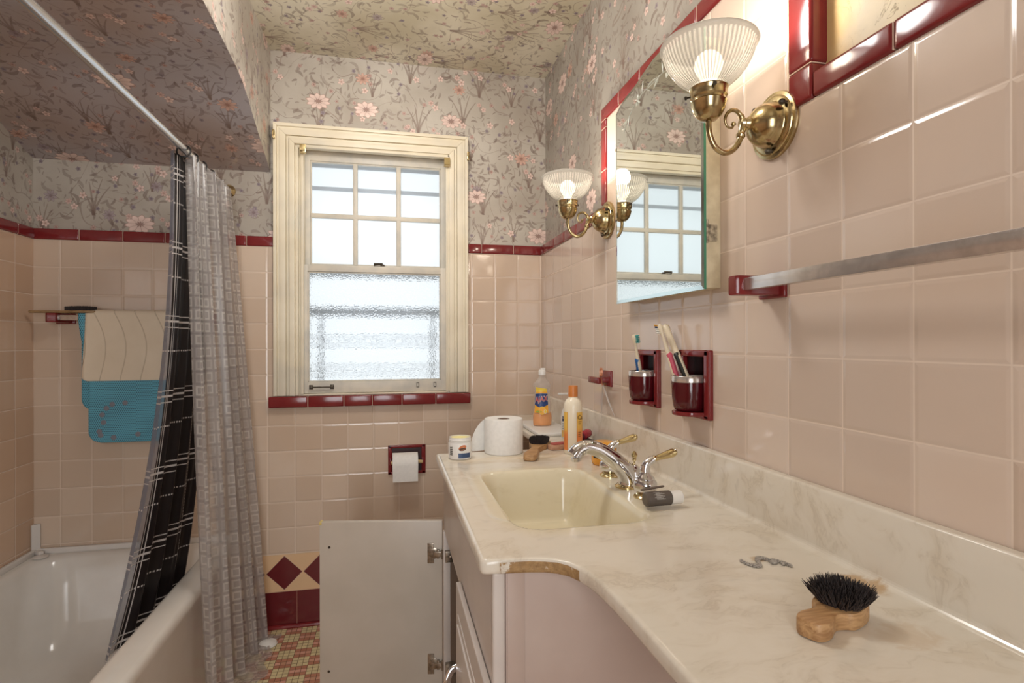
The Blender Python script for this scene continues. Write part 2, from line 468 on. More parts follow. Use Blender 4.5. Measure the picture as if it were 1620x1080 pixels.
M['mirror'] = plain('mirror_silver', (226, 230, 226), 0.012, 1.0)
M['glassedge'] = plain('green_glass_edge', (70, 140, 110), 0.15)
M['bevelglass'] = plain('mirror_bevel', (214, 226, 224), 0.1, 1.0)
M['cream'] = mottled('cream_cabinet_paint', (226, 212, 180), (206, 190, 158), 30, 0.4, bump=0.1)
M['white'] = plain('white_plastic', (232, 230, 226), 0.35)
M['paperw'] = mottled('toilet_tissue', (238, 236, 232), (232, 230, 226), 90, 0.9, bump=0.06)
M['card'] = plain('cardboard_core', (150, 122, 100), 0.9)
M['wood'] = None
def wood(name, c1, c2, rough=0.45):
    S = Sh(name); x, y, z = S.obj()
    n = S.noise(S.vec(x*3.0, y*26.0, z*26.0), 6, 4, 0.6, 0.6)
    return S.done(S.pbr(S.mix(S.ramp(n, 0.3, 0.7), lin(*c1), lin(*c2)), rough, 0.0, S.bump(n, 0.15, 0.0006)))
M['wood'] = wood('pale_brush_wood', (198, 158, 112), (156, 114, 74))
M['woodp'] = wood('pinkish_wood', (204, 160, 132), (176, 128, 100))
M['bristle'] = mottled('dark_bristles', (34, 28, 30), (62, 52, 50), 300, 0.6)
def translucent(name, c, transp=0.0, rough=0.3, gloss=0.12, tint=None):
    S = Sh(name); t = S.n('BsdfTranslucent'); t.inputs[0].default_value = lin(*c)
    p = S.pbr(lin(*c), rough); s = S.mixs(0.5, p, V(S, t.outputs[0]))
    if transp > 0:
        q = S.n('BsdfTransparent'); q.inputs[0].default_value = lin(*(tint or (255, 255, 255))); s = S.mixs(transp, s, V(S, q.outputs[0]))
    return S.done(s)
def liquid(name, c, rough=0.05):
    S = Sh(name); return S.done(S.pbr(lin(*c), rough, 0.0, Transmission_Weight=0.75, IOR=1.35))

# ------------------------------------------------------------------ ROOM
def struct(o): o['kind'] = 'structure'; return o
def F(a, b, z0, z1, fixed, plane, mb, mat, uvo=(0, 0)):
    """rectangle on a wall plane"""
    if plane == 'Y': pts = [(a, fixed, z0), (b, fixed, z0), (b, fixed, z1), (a, fixed, z1)]
    else: pts = [(fixed, a, z0), (fixed, b, z0), (fixed, b, z1), (fixed, a, z1)]
    mb.quad(pts, [(a+uvo[0], z0+uvo[1]), (b+uvo[0], z0+uvo[1]), (b+uvo[0], z1+uvo[1]), (a+uvo[0], z1+uvo[1])], mat)
XPR = XR+0.026       # papered face of right wall sits behind the tile
YPB = D+0.012
zt = H+0.412         # top of tiled area, start of trim
WX0, WX1, WZ0, WZ1 = -0.40, 0.29, H-0.228, H+0.89     # window hole
# back wall
mb = MB()
# papered upper part with hole
F(XL-0.05, WX0, zt, ZT+0.05, YPB, 'Y', mb, 0)
F(WX1, XR+0.1, zt, ZT+0.05, YPB, 'Y', mb, 0)
F(WX0, WX1, WZ1, ZT+0.05, YPB, 'Y', mb, 0)
F(XL-0.05, WX0, 0.0, zt, D, 'Y', mb, 1)
F(WX1, XR+0.1, 0.0, zt, D, 'Y', mb, 1)
F(WX0, WX1, 0.0, WZ0, D, 'Y', mb, 1)
# ledge of the tile
mb.quad([(XL, D, zt), (WX0, D, zt), (WX0, YPB, zt), (XL, YPB, zt)], None, 1)
mb.quad([(WX1, D, zt), (XR+0.1, D, zt), (XR+0.1, YPB, zt), (WX1, YPB, zt)], None, 1)
# reveal and outer skin so the wall has thickness
YO = D+0.22
for a, b in (((WX0, WZ0), (WX1, WZ0)), ((WX1, WZ0), (WX1, WZ1)), ((WX1, WZ1), (WX0, WZ1)), ((WX0, WZ1), (WX0, WZ0))):
    mb.quad([(a[0], D, a[1]), (b[0], D, b[1]), (b[0], YO, b[1]), (a[0], YO, a[1])], None, 2)
for a, b, z0, z1 in ((-1.6, WX0, -0.05, ZT+.2), (WX1, 0.95, -0.05, ZT+.2), (WX0, WX1, -0.05, WZ0), (WX0, WX1, WZ1, ZT+.2)):
    F(a, b, z0, z1, YO, 'Y', mb, 2)
struct(mb.build('wall_back', [M['paper'], M['tileB'], M['paint']], smooth=False, recalc=False))

# right wall: tile wainscot with a taller panel round the mirror
RY = ((1.118, 1.224), (1.361, 1.459)); RZ0, RZ1 = H-.166, H-.034
Y1, Y2 = 1.712, 0.858; zh = H+0.74; CAP = 0.043
mb = MB()
for a, b, z0, z1 in ((Y1, YPB, 0, zt), (YF, Y2, 0, zt), (Y2, Y1, 0, RZ0), (Y2, Y1, RZ1, zh), (Y2, RY[0][0], RZ0, RZ1), (RY[0][1], RY[1][0], RZ0, RZ1), (RY[1][1], Y1, RZ0, RZ1)):
    F(a, b, z0, z1, XR, 'X', mb, 1)
# papered parts
F(Y1, YPB+0.05, zt, ZT+.05, XPR, 'X', mb, 0)
F(Y2, Y1, zh, ZT+.05, XPR, 'X', mb, 0)
F(YF, Y2, zt, ZT+.05, XPR, 'X', mb, 2)
mb.quad([(XR, Y1, zt), (XPR, Y1, zt), (XPR, Y1, zh), (XR, Y1, zh)], None, 1)
mb.quad([(XR, Y2, zt), (XPR, Y2, zt), (XPR, Y2, zh), (XR, Y2, zh)], None, 1)
mb.quad([(XR, Y2, zh), (XPR, Y2, zh), (XPR, Y1, zh), (XR, Y1, zh)], None, 1)
mb.quad([(XR, Y1, zt), (XPR, Y1, zt), (XPR, YPB, zt), (XR, YPB, zt)], None, 1)
mb.quad([(XR, YF, zt), (XPR, YF, zt), (XPR, Y2, zt), (XR, Y2, zt)], None, 1)
mb.box((XPR+.030, YF-0.1, -0.05), (XPR+0.15, YO, ZT+0.2), 0, 3)
def stripped():
    S = Sh('stripped_plaster'); x, y, z = S.pos(); v = S.vec(x, y, z)
    n = S.noise(v, 6, 4, 0.6); n2 = S.noise(v, 14, 5, 0.65, 0.8)
    e = (y-0.815)*-1.0+(n-0.5)*0.16
    c = S.mix(S.ramp(n, 0.35, 0.65), lin(232, 220, 190), lin(214, 204, 184))
    c = S.mix(1.0-S.ramp(e, 0.03, 0.10), c, S.mix(n2, lin(234, 212, 160), lin(222, 182, 116)))
    crack = (1.0-S.ramp((n2-0.5).abs(), 0.0, 0.006))*S.ramp(S.noise(v, 4, 2), 0.48, 0.6)
    c = S.mix(crack*0.7, c, lin(120, 96, 66))
    return S.done(S.pbr(c, 0.6, 0.0, S.bump(n2-crack, 0.6, 0.002)))
M['strip'] = stripped()
struct(mb.build('wall_right', [M['paperR'], M['tileR'], M['strip'], M['paint']], smooth=False, recalc=False))

# left wall
mb = MB()
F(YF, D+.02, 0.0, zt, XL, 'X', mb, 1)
F(YF, D+.05, zt, ZT, XL-0.008, 'X', mb, 0)
mb.quad([(XL, YF, zt), (XL-0.008, YF, zt), (XL-0.008, D, zt), (XL, D, zt)], None, 1)
mb.box((XL-0.14, YF-0.1, -0.05), (XL-0.012, YO, ZT+0.2), 0, 2)
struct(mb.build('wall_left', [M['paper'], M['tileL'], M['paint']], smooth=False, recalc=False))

# ceiling, sloping alcove ceiling with its papered cheek
mb = MB()
mb.quad([(-0.52, YF, ZT), (XPR+.05, YF, ZT), (XPR+.05, D+.05, ZT), (-0.52, D+.05, ZT)],
        [(YF, -0.52), (YF, XPR+.05), (D+.05, XPR+.05), (D+.05, -0.52)], 0)
mb.box((XL-0.14, YF-0.1, ZT+0.01), (XPR+.12, YO, ZT+0.2), 0, 0)
struct(mb.build('ceiling', [M['paperC']], smooth=False, recalc=False))
prof = [(D+.03, .728), (2.48, .757), (2.40, .788), (2.32, .818), (2.24, .85), (2.18, .877), (2.12, .899), (2.06, .914), (1.98, .925), (1.85, .933), (1.66, .944), (1.3, .955), (0.6, .965), (YF, .97)]
XS = -0.502
prof = [(p.x, p.y) for p in spline([(a, b, 0) for a, b in prof], 3)]
mb = MB(); run = 0.0
for (a, za), (b, zb) in zip(prof[:-1], prof[1:]):
    dl = math.hypot(a-b, za-zb)
    mb.quad([(XL-.02, a, za+H), (XS, a, za+H), (XS, b, zb+H), (XL-.02, b, zb+H)], [(XL, run), (XS, run), (XS, run+dl), (XL, run+dl)], 0)
    mb.quad([(XS, a, za+H), (XS, a, ZT+.01), (XS, b, ZT+.01), (XS, b, zb+H)], [(a, za), (a, 1.27), (b, 1.27), (b, zb)], 1)
    run += dl
struct(mb.build('ceiling_slope', [M['paperS'], M['paper']], smooth=True, recalc=False, ang=30))

# floor mosaic
def floor_mat():
    S = Sh('mosaic_floor'); x, y, z = S.pos(); p = 0.0207
    tx = (x+0.31)/p; ty = (y-2.534)/p
    d = ((0.5-(tx.fract()-0.5).abs())).mn(0.5-(ty.fract()-0.5).abs())
    g = 1.0-S.ramp(d, 0.03, 0.06)
    bx = (tx/3.0).floor(); by = (ty/3.0).floor()
    chk = (bx+by).mod(2.0)
    row = ty.floor().mod(3.0)
    mid = (row-1.0).abs().lt(0.5)
    rn = S.white(S.vec(tx.floor(), ty.floor(), 0.0))
    yel = S.mix(rn, lin(228, 212, 166), lin(212, 196, 154))
    sal = S.mix(rn, lin(196, 136, 110), lin(180, 120, 96)); pk = S.mix(rn, lin(222, 168, 150), lin(206, 156, 128))
    c = S.mix(chk, yel, S.mix(mid, sal, pk))
    c = S.mix(g, c, lin(104, 78, 60))
    return S.done(S.pbr(c, 0.35+g*0.4, 0.0, S.bump(1.0-g, 0.5, 0.001)))
M['floor'] = floor_mat()
mb = MB(); mb.box((XL-.14, YF-0.1, -0.08), (XPR+.12, YO, 0.0), 0)
struct(mb.build('floor', [M['floor']], smooth=False))

# unseen wall behind the camera; open doorway added to admit the fill light
mb = MB()
dx0, dx1, dz = -0.68, 0.18, 2.03
for a, b, z0, z1 in ((XL-.14, dx0, 0, ZT+.2), (dx1, XPR+.12, 0, ZT+.2), (dx0, dx1, dz, ZT+.2)):
    mb.box((a, YF-0.1, z0), (b, YF, z1), 0, 0)
M['plainwall'] = mottled('painted_wall', (206, 190, 172), (198, 182, 164), 3, 0.6)
struct(mb.build('wall_front', [M['plainwall']], smooth=False))
mb = MB()
for a, b, z0, z1 in ((dx0-0.09, dx0, 0, dz+.09), (dx1, dx1+.09, 0, dz+.09), (dx0-.09, dx1+.09, dz, dz+.09)):
    mb.box((a, YF-0.012, z0), (b, YF+0.02, z1), .004)
struct(mb.build('trim_5', [M['paint']]))
# unseen hall added around the rear fill light
mb = MB()
hx0, hx1, hy0 = -1.1, 0.6, YF-0.5
mb.quad([(hx0, YF-.1, 0), (hx1, YF-.1, 0), (hx1, hy0-.1, 0), (hx0, hy0-.1, 0)])
mb.quad([(hx0, YF-.1, 2.6), (hx1, YF-.1, 2.6), (hx1, hy0-.1, 2.6), (hx0, hy0-.1, 2.6)])
mb.quad([(hx0, hy0-.1, 0), (hx1, hy0-.1, 0), (hx1, hy0-.1, 2.6), (hx0, hy0-.1, 2.6)])
mb.quad([(hx0, YF-.1, 0), (hx0, hy0-.1, 0), (hx0, hy0-.1, 2.6), (hx0, YF-.1, 2.6)])
mb.quad([(hx1, YF-.1, 0), (hx1, hy0-.1, 0), (hx1, hy0-.1, 2.6), (hx1, YF-.1, 2.6)])
struct(mb.build('wall_hall_added', [M['plainwall']], smooth=False))

# maroon cap trim with grout joints
def cap_run(name, axis, a, b, z0, z1, face, depth, joints, vertical=False, side=-1):
    """axis 'Y': along x on the back wall, 'X': along y on right/left walls; pieces between joints"""
    mb = MB(); js = sorted([a]+[j for j in joints if a < j < b]+[b])
    g = 0.0009
    for p, q in zip(js[:-1], js[1:]):
        p2 = p+(g if p > a else 0); q2 = q-(g if q < b else 0)
        if axis == 'Y': A = (p2, face-0.006, z0); B = (q2, face+depth, z1)
        elif axis == 'X': A = (min(face, face+side*0.006) if side < 0 else face-depth, p2, z0); B = (face+depth if side < 0 else face+0.006, q2, z1)
        if axis in 'XY': mb.box(A, B, 0.006, 0, 3)
    # grout bed
    for j in js[1:-1]:
        if axis == 'Y': mb.box((j-g*1.2, face-0.0045, z0+.001), (j+g*1.2, face+depth-.001, z1-.002), 0, 1)
        else: mb.box((face-0.0045 if side < 0 else face-depth+.001, j-g*1.2, z0+.001), (face+depth-.001 if side < 0 else face+0.0045, j+g*1.2, z1-.002), 0, 1)
    return struct(mb.build(name, [M['red'], M['grout']]))
cap_run('trim_1', 'Y', XL, -0.487, zt, zt+CAP, D, 0.014, [XL+0.155*k+0.004 for k in range(1, 6)])
cap_run('trim_2', 'Y', 0.352, XR, zt, zt+CAP, D, 0.014, [0.414, 0.566])
cap_run('trim_3', 'X', 0.0, D, zt, zt+CAP, XL, 0.012, [D-0.1-0.15*k for k in range(15)], side=1)
mb = MB()
def vbox(y0, y1, z0, z1): mb.box((XR-0.006, y0, z0), (XPR+.004, y1, z1), 0.006, 0, 3)
def vgr(y0, y1, z0, z1): mb.box((XR-0.0045, y0, z0), (XPR, y1, z1), 0, 1)
js = [Y1, 1.86, 2.01, 2.16, 2.31, 2.46, D]
for p, q in zip(js[:-1], js[1:]): vbox(p+.0009, q-.0009, zt, zt+CAP); vgr(q-.001, q+.001, zt+.001, zt+CAP-.002)
zs = [zt+CAP+0.002, zt+.16, zt+.30, zh]
for p, q in zip(zs[:-1], zs[1:]): vbox(Y1, Y1+CAP, p+.0009, q-.0009); vgr(Y1+.001, Y1+CAP-.002, q-.001, q+.001)
js = [Y2-CAP, 0.86, 1.01, 1.16, 1.31, 1.46, 1.61, Y1+CAP]
for p, q in zip(js[:-1], js[1:]): vbox(p+.0009, q-.0009, zh, zh+CAP); vgr(q-.001, q+.001, zh+.001, zh+CAP-.002)
zs = [zt+CAP, zt+.235, zh]
vbox(Y2-CAP-.014, Y2, zt, zt+CAP+.018)
zs[0] = zt+CAP+.019
for p, q in zip(zs[:-1], zs[1:]): vbox(Y2-CAP-.014, Y2, p+.0009, q-.0009); vgr(Y2-CAP-.012, Y2-.002, p-.001, p+.001)
js = [YF, -.4, -.25, -.1, .05, .2, .35, .497, .647, Y2-CAP-.015]
for p, q in zip(js[:-1], js[1:]): vbox(p+.0009, q-.0009, zt, zt+CAP); vgr(p-.001, p+.001, zt+.001, zt+CAP-.002)
struct(mb.build('trim_4', [M['red'], M['grout']]))
# window sill course
mb = MB(); js = [-0.507, -0.385, -0.235, -0.105, 0.022, 0.135, 0.262, 0.360]
js = [-0.507, -0.347, -0.198, -0.078, 0.05, 0.20, 0.359]
for i, (p, q) in enumerate(zip(js[:-1], js[1:])):
    mb.box((p+.001, D-0.03, H-.278), (q-.001, D+.02, H-.2305), 0.006, 0, 3)
    if i: mb.box((p-.0012, D-0.0285, H-.277), (p+.0012, D+.015, H-.2315), 0, 1)
struct(mb.build('window_sill', [M['red'], M['grout']]))
# base course cove
mb = MB()
mb.tube([(-0.64, D-.004, .006), (XR, D-.004, .006)], 0.010, 8)
struct(mb.build('baseboard_back', [M['red']]))

# ------------------------------------------------------------------ WINDOW
win = thing('window_1', (-0.06, D, H-.23), None, None); struct(win)
def frame_profile(mb, x0, x1, z0, z1, w, y, d, steps, top=True, bottom=False):
    """nested mitred mouldings; steps = [(inset from outer edge, width, projection)]"""
    for ins, wd, pr in steps:
        a, b, c, e = x0+ins, x1-ins, z0, z1-ins
        ya, yb = y-pr, y
        # left, right, top with mitred corners
        for poly in ([(a, c), (a+wd, c), (a+wd, e-wd), (a, e)], [(b, c), (b, e), (b-wd, e-wd), (b-wd, c)], [(a, e), (a+wd, e-wd), (b-wd, e-wd), (b, e)]):
            mb.prism(poly, ya, yb, 'XZ', 0, 0.0022)
mb = MB()
cx0, cx1, cz0, cz1 = -0.487, 0.350, H-.228, H+.942
frame_profile(mb, cx0, cx1, cz0, cz1, .1, D+.012, .03,
    [(0, .10, .018), (0, .014, .034), (.014, .010, .027), (.024, .026, .031), (.052, .010, .025), (.064, .022, .034), (.088, .013, .024)])
mb.build('casing', M['paint'], win)
mb = MB()
ix0, ix1, iz1 = cx0+.101, cx1-.088, cz1-.088   # inner opening
ix0 = -0.378; ix1 = 0.266; iz1 = H+.856
# jambs, head, stop beads, parting bead
mb.box((WX0-.001, D+.001, WZ0), (ix0, YO-.02, WZ1), .001); mb.box((ix1, D+.001, WZ0), (WX1+.001, YO-.02, WZ1), .001)
mb.box((ix0, D+.001, iz1), (ix1, YO-.02, WZ1), .001)
mb.box((ix0, D-.016, H-.222), (ix0+.013, D-.003, iz1), .003); mb.box((ix1-.010, D-.016, H-.222), (ix1, D-.003, iz1), .003)
mb.box((ix0, D-.016, iz1-.014), (ix1, D-.003, iz1), .003)
mb.box((ix0, D+.038, H+.34), (ix0+.010, D+.046, iz1), .002); mb.box((ix1-.010, D+.038, H+.34), (ix1, D+.046, iz1), .002)
mb.box((ix0, D-.010, H-.2295), (ix1, YO-.02, H-.222), .002)
mb.build('jamb', M['paint'], win)
def sash(x0, x1, z0, z1, gx0, gx1, gz0, gz1, y0, y1, vm=(), hm=()):
    mb = MB()
    mb.box((x0, y0, z0), (gx0, y1, z1), .004); mb.box((gx1, y0, z0), (x1, y1, z1), .004)
    mb.box((gx0-.002, y0, z0), (gx1+.002, y1, gz0), .004); mb.box((gx0-.002, y0, gz1), (gx1+.002, y1, z1), .004)
    # thin glazing bead
    for a, b, c, e in ((gx0, gx0+.005, gz0, gz1), (gx1-.005, gx1, gz0, gz1), (gx0, gx1, gz0, gz0+.005), (gx0, gx1, gz1-.005, gz1)):
        mb.box((a, y0+.006, c), (b, y1-.004, e), .002)
    for x, w in vm: mb.box((x-w/2, y0+.004, gz0), (x+w/2, y1-.004, gz1), .005)
    for z, w in hm: mb.box((gx0, y0+.003, z-w/2), (gx1, y1-.005, z+w/2), .005)
    return mb
sash(ix0+.003, ix1-.003, H+.325, iz1-.001, -0.345, 0.230, H+.348, H+.808, D+.048, D+.078,
     [(-0.153, .021), (0.0385, .021)], [(H+.5665, .021)]).build('upper_sash', M['sash'], win)
sash(ix0+.006, ix1-.004, H-.221, H+.340, -0.350, 0.225, H-.171, H+.311, D+.0, D+.034).build('lower_sash', M['sash'], win)
def pane_mat(name, pebble):
    S = Sh(name); x, y, z = S.pos(); v = S.vec(x, 0.0, z)
    t = S.n('BsdfTranslucent'); t.inputs[0].default_value = (0.93, 0.95, 0.97, 1)
    if pebble:
        vo = S.n('TexVoronoi', feature='F1'); S.lk(v, vo.inputs['Vector']); vo.inputs['Scale'].default_value = 150
        nr = S.bump(V(S, vo.outputs['Distance']), 1.0, 0.004)
        g = S.n('BsdfRefraction'); g.inputs['Roughness'].default_value = 0.10; g.inputs['IOR'].default_value = 1.45; S.lk(nr, g.inputs['Normal'])
        gl = S.pbr(lin(225, 232, 238), 0.18, 0.0, nr)
        s = S.mixs(0.62, V(S, t.outputs[0]), V(S, g.outputs[0])); s = S.mixs(0.06, s, gl)
    else:
        g = S.n('BsdfRefraction'); g.inputs['Roughness'].default_value = 0.22; g.inputs['IOR'].default_value = 1.1
        gl = S.pbr(lin(225, 232, 238), 0.12, 0.0)
        s = S.mixs(0.55, V(S, t.outputs[0]), V(S, g.outputs[0])); s = S.mixs(0.05, s, gl)
    return S.done(s)
M['pane1'] = pane_mat('frosted_pane', False); M['pane2'] = pane_mat('pebbled_pane', True)
xs = [(-0.345, -0.1635), (-0.1425, 0.028), (0.049, 0.230)]; zs = [(H+.348, H+.556), (H+.577, H+.808)]
for xa, xb in xs:
    for za, zb in zs:
        mb = MB(); mb.quad([(xa, D+.064, za), (xb, D+.064, za), (xb, D+.064, zb), (xa, D+.064, zb)])
        mb.build('pane', M['pane1'], win, smooth=False, recalc=False)
mb = MB(); mb.quad([(-.351, D+.018, H-.172), (.226, D+.018, H-.172), (.226, D+.018, H+.312), (-.351, D+.018, H+.312)])
props(mb.build('pane', M['pane2'], win, smooth=False, recalc=False), 'pebbled glass pane')
# storm window behind
mb = MB(); yb0, yb1 = D+.112, D+.124
for za, zb in ((H+.695, H+.712), (H+.80, H+.83), (H+.122, H+.158), (H+.022, H+.029), (H-.014, H-.008), (H-.112, H-.106), (H-.146, H-.140), (H+.30, H+.325)):
    mb.box((WX0+.03, yb0, za), (WX1-.03, yb1, zb), .001)
for xa, xb in ((-.312, -.300), (.188, .200)): mb.box((xa, yb0-.006, H-.20), (xb, yb1-.004, H+.14), .001)
for xa, xb in ((WX0, WX0+.035), (WX1-.035, WX1)): mb.box((xa, yb0-.004, WZ0), (xb, yb1+.004, WZ1), .001)
M['storm'] = plain('storm_frame_grey', (120, 128, 140), 0.5)
mb.build('storm_window', M['storm'], win)
# neighbour's pale wall seen as brightness outside
# hardware
mb = MB()
mb.box((-.072, D+.005, H+.340), (-.022, D+.03, H+.3435), .002)
mb.lathe([(0, 0), (.010, 0), (.010, .006), (.005, .008), (0, .008)], T(-.034, D+.017, H+.343), 16)
mb.tube([(-.034, D+.014, H+.352), (-.05, D+.006, H+.351), (-.072, D+.004, H+.349)], [.005, .0045, .006], 10)
mb.build('sash_lock', M['dkbronze'], win)
mb = MB()
for x in (-.345, -.258): mb.box((x, D-.003, H-.203), (x+.017, D+.0, H-.184), .001); mb.box((x+.002, D-.018, H-.199), (x+.015, D-.001, H-.188), .002)
mb.box((-.335, D-.018, H-.1965), (-.25, D-.0125, H-.1905), .002)
mb.build('lift_handle', M['dkbronze'], win)
for x in (.115, .192):
    mb = MB(); w = .012
    for a, b, c, e in ((x, x+w, H-.183, H-.180), (x, x+w, H-.203, H-.200), (x, x+.002, H-.203, H-.18), (x+w-.002, x+w, H-.203, H-.18)):
        mb.box((a, D-.0025, c), (b, D, e), .0004)
    mb.build('catch_plate', M['dkbronze'], win)
for x, s in ((ix0+.002, 1), (ix1-.002, -1)):
    mb = MB(); z = H+.815 if s > 0 else H+.800
    mb.box((x, D-.042, z), (x+s*.004, D-.017, z+.034), .001)
    mb.box((x, D-.044, z), (x+s*.024, D-.041, z+.032), .001)
    mb.box((x, D-.044, z-.002), (x+s*.024, D-.018, z+.001), .001)
    mb.build('shade_bracket', M['pbrass'], win)
for x, z in ((cx0+.004, H+.885), (cx1-.002, H+.85)):
    mb = MB(); mb.box((x-.004, D-.040, z-.018), (x+.006, D-.012, z+.018), .002); mb.tube([(x, D-.036, z+.01), (x, D-.052, z+.004), (x, D-.052, z-.008)], .0025, 8)
    mb.build('curtain_hook', M['brass'], win)

# ------------------------------------------------------------------ SCONCES
def shade_mat():
    S = Sh('ribbed_glass_shade'); t = S.n('BsdfTranslucent'); t.inputs[0].default_value = (.15, .145, .138, 1)
    x, y, z = S.uv()[0], S.uv()[1], 0.0
    rib = ((x*60.0).fract()-0.5).abs()*2.0
    body = y.lt(0.0715)
    k = S.ramp(rib, 0.25, 0.75)*body
    q = S.n('BsdfTransparent'); S.lk(S.mix(k, (.62, .61, .59, 1.0), (.97, .96, .94, 1.0)), q.inputs[0])
    g = S.pbr(lin(236, 234, 228), 0.07)
    s = S.mixs(0.52+k*0.22, V(S, t.outputs[0]), V(S, q.outputs[0])); s = S.mixs(0.16-k*0.06, s, g)
    return S.done(s)
M['shade'] = shade_mat()
def bulb_mat():
    S = Sh('lit_bulb'); e = S.n('Emission'); e.inputs[0].default_value = (1, .86, .66, 1); e.inputs[1].default_value = 4.0
    return S.done(V(S, e.outputs[0]))
M['bulb'] = bulb_mat()
def sconce(Y, label):
    X0 = XR; ax = 0.562; z0 = H
    t = thing('wall_sconce', (XR, Y, H+.40), label, 'sconce', 'brass sconces either side of the mirror')
    R = axis_m((XR, Y, H+.40), (-1, 0, 0))
    mb = MB(); mb.lathe([(0, 0), (.060, 0), (.0612, .004), (.0595, .008), (.054, .0095), (.0525, .0125), (.048, .0145), (.042, .0155), (.0405, .018), (.0395, .025), (.036, .035), (.029, .044), (.019, .051), (.011, .055), (.012, .061), (.010, .064), (.0085, .067), (.0105, .070), (.008, .075), (0, .076)], R, 48)
    mb.build('backplate', M['brass'], t)
    for a in (0.9, 2.6, 4.6):
        mb = MB(); cy, cz = Y+.050*math.cos(a), H+.40+.050*math.sin(a)
        mb.lathe([(0, 0), (.003, 0), (.003, .008), (.0055, .009), (.0055, .014), (.003, .017), (0, .017)], axis_m((XR-.010, cy, cz), (-1, 0, 0)), 12)
        mb.build('thumb_screw', M['dkbronze'], t)
    pts = [(ax, .402), (ax, .385), (ax+.004, .367), (ax+.014, .351), (ax+.030, .343), (ax+.047, .348), (ax+.060, .363), (ax+.066, .381), (ax+.069, .396), (ax+.067, .410), (ax+.058, .4205), (ax+.046, .4215), (ax+.036, .413), (ax+.033, .401), (ax+.038, .391), (ax+.047, .3895), (ax+.050, .396)]
    P = spline([(x, Y, H+z) for x, z in pts], 5); n = len(P)
    rad = [0.0052 if i < n*.45 else max(.0020, .0052-.0036*(i/n-.45)/.5) for i in range(n)]
    rad = [r*(1.25 if .44 < i/n < .58 else 1) for i, r in enumerate(rad)]
    mb = MB(); mb.tube(P, rad, 12)
    mb.lathe([(0, 0), (.007, 0), (.0085, .004), (.007, .008), (0, .008)], axis_m((ax+.0635, Y, H+.373), (.35, 0, 1)), 16)
    mb.tube([(ax+.068, Y, H+.399), (XR-.070, Y, H+.400)], .0055, 12)
    mb.lathe([(0, -.003), (.004, -.002), (.005, .001), (.003, .004), (0, .004)], T(ax+.050, Y, H+.396), 12)
    mb.build('arm', M['brass'], t)
    mb = MB(); mb.lathe([(.006, .398), (.014, .400), (.022, .407), (.028, .418), (.0305, .428), (.0315, .431), (.029, .4335), (.029, .437), (.032, .440), (.0325, .446), (.0325, .454), (.034, .456), (.030, .457)], T(ax, Y, H), 40)
    mb.build('shade_holder', M['brass'], t)
    for a in (0.3, 2.4, 4.4):
        mb = MB(); mb.lathe([(0, 0), (.0016, 0), (.0016, .006), (.0035, .0065), (.0035, .010), (0, .010)], axis_m((ax+.032*math.cos(a), Y+.032*math.sin(a), H+.448), (math.cos(a), math.sin(a), 0)), 10)
        mb.build('screw', M['dkbronze'], t)
    out = [(.029, .450), (.032, .459), (.042, .466), (.055, .477), (.066, .491), (.0735, .505), (.078, .517), (.080, .525), (.0835, .5285), (.0855, .5325), (.084, .536), (.080, .5365), (.077, .532), (.0755, .518), (.071, .506), (.0635, .4925), (.0525, .4795), (.040, .469), (.029, .462)]
    mb = MB(); seg = 240
    rings = []
    for i, (r, z) in enumerate(out):
        amp = 0.0 if (i < 2 or i > 6) else 0.013
        rings.append([mb.bm.verts.new((ax+r*(1+amp*math.cos(60*2*PI*k/seg))*math.cos(2*PI*k/seg), Y+r*(1+amp*math.cos(60*2*PI*k/seg))*math.sin(2*PI*k/seg), H+z)) for k in range(seg)])
    for i in range(len(out)-1):
        for k in range(seg):
            f = mb.bm.faces.new((rings[i][k], rings[i][(k+1) % seg], rings[i+1][(k+1) % seg], rings[i+1][k]))
            for l_, q_ in zip(f.loops, ((k/seg, out[i][1]-.455), ((k+1)/seg, out[i][1]-.455), ((k+1)/seg, out[i+1][1]-.455), (k/seg, out[i+1][1]-.455))): l_[mb.uv].uv = q_
    mb.build('glass_shade', M['shade'], t, ang=70)
    mb = MB(); mb.lathe([(0, .455), (.011, .456), (.012, .468), (.018, .480), (.024, .492), (.025, .502), (.021, .513), (.012, .521), (0, .523)], T(ax, Y, H), 24)
    b = mb.build('bulb', M['bulb'], t); 
    l = bpy.data.lights.new('sconce_light', 'POINT'); l.energy = 2.2; l.shadow_soft_size = .028; l.color = (1, .87, .71)
    lo = bpy.data.objects.new('sconce_light', l); COL.objects.link(lo); lo.location = (ax, Y, H+.545)
    return t
sconce(0.8953, 'near brass sconce with ribbed glass bell shade, large, right of the mirror')
sconce(1.7065, 'far brass sconce with lit glass shade, smaller, left of the mirror by the corner')

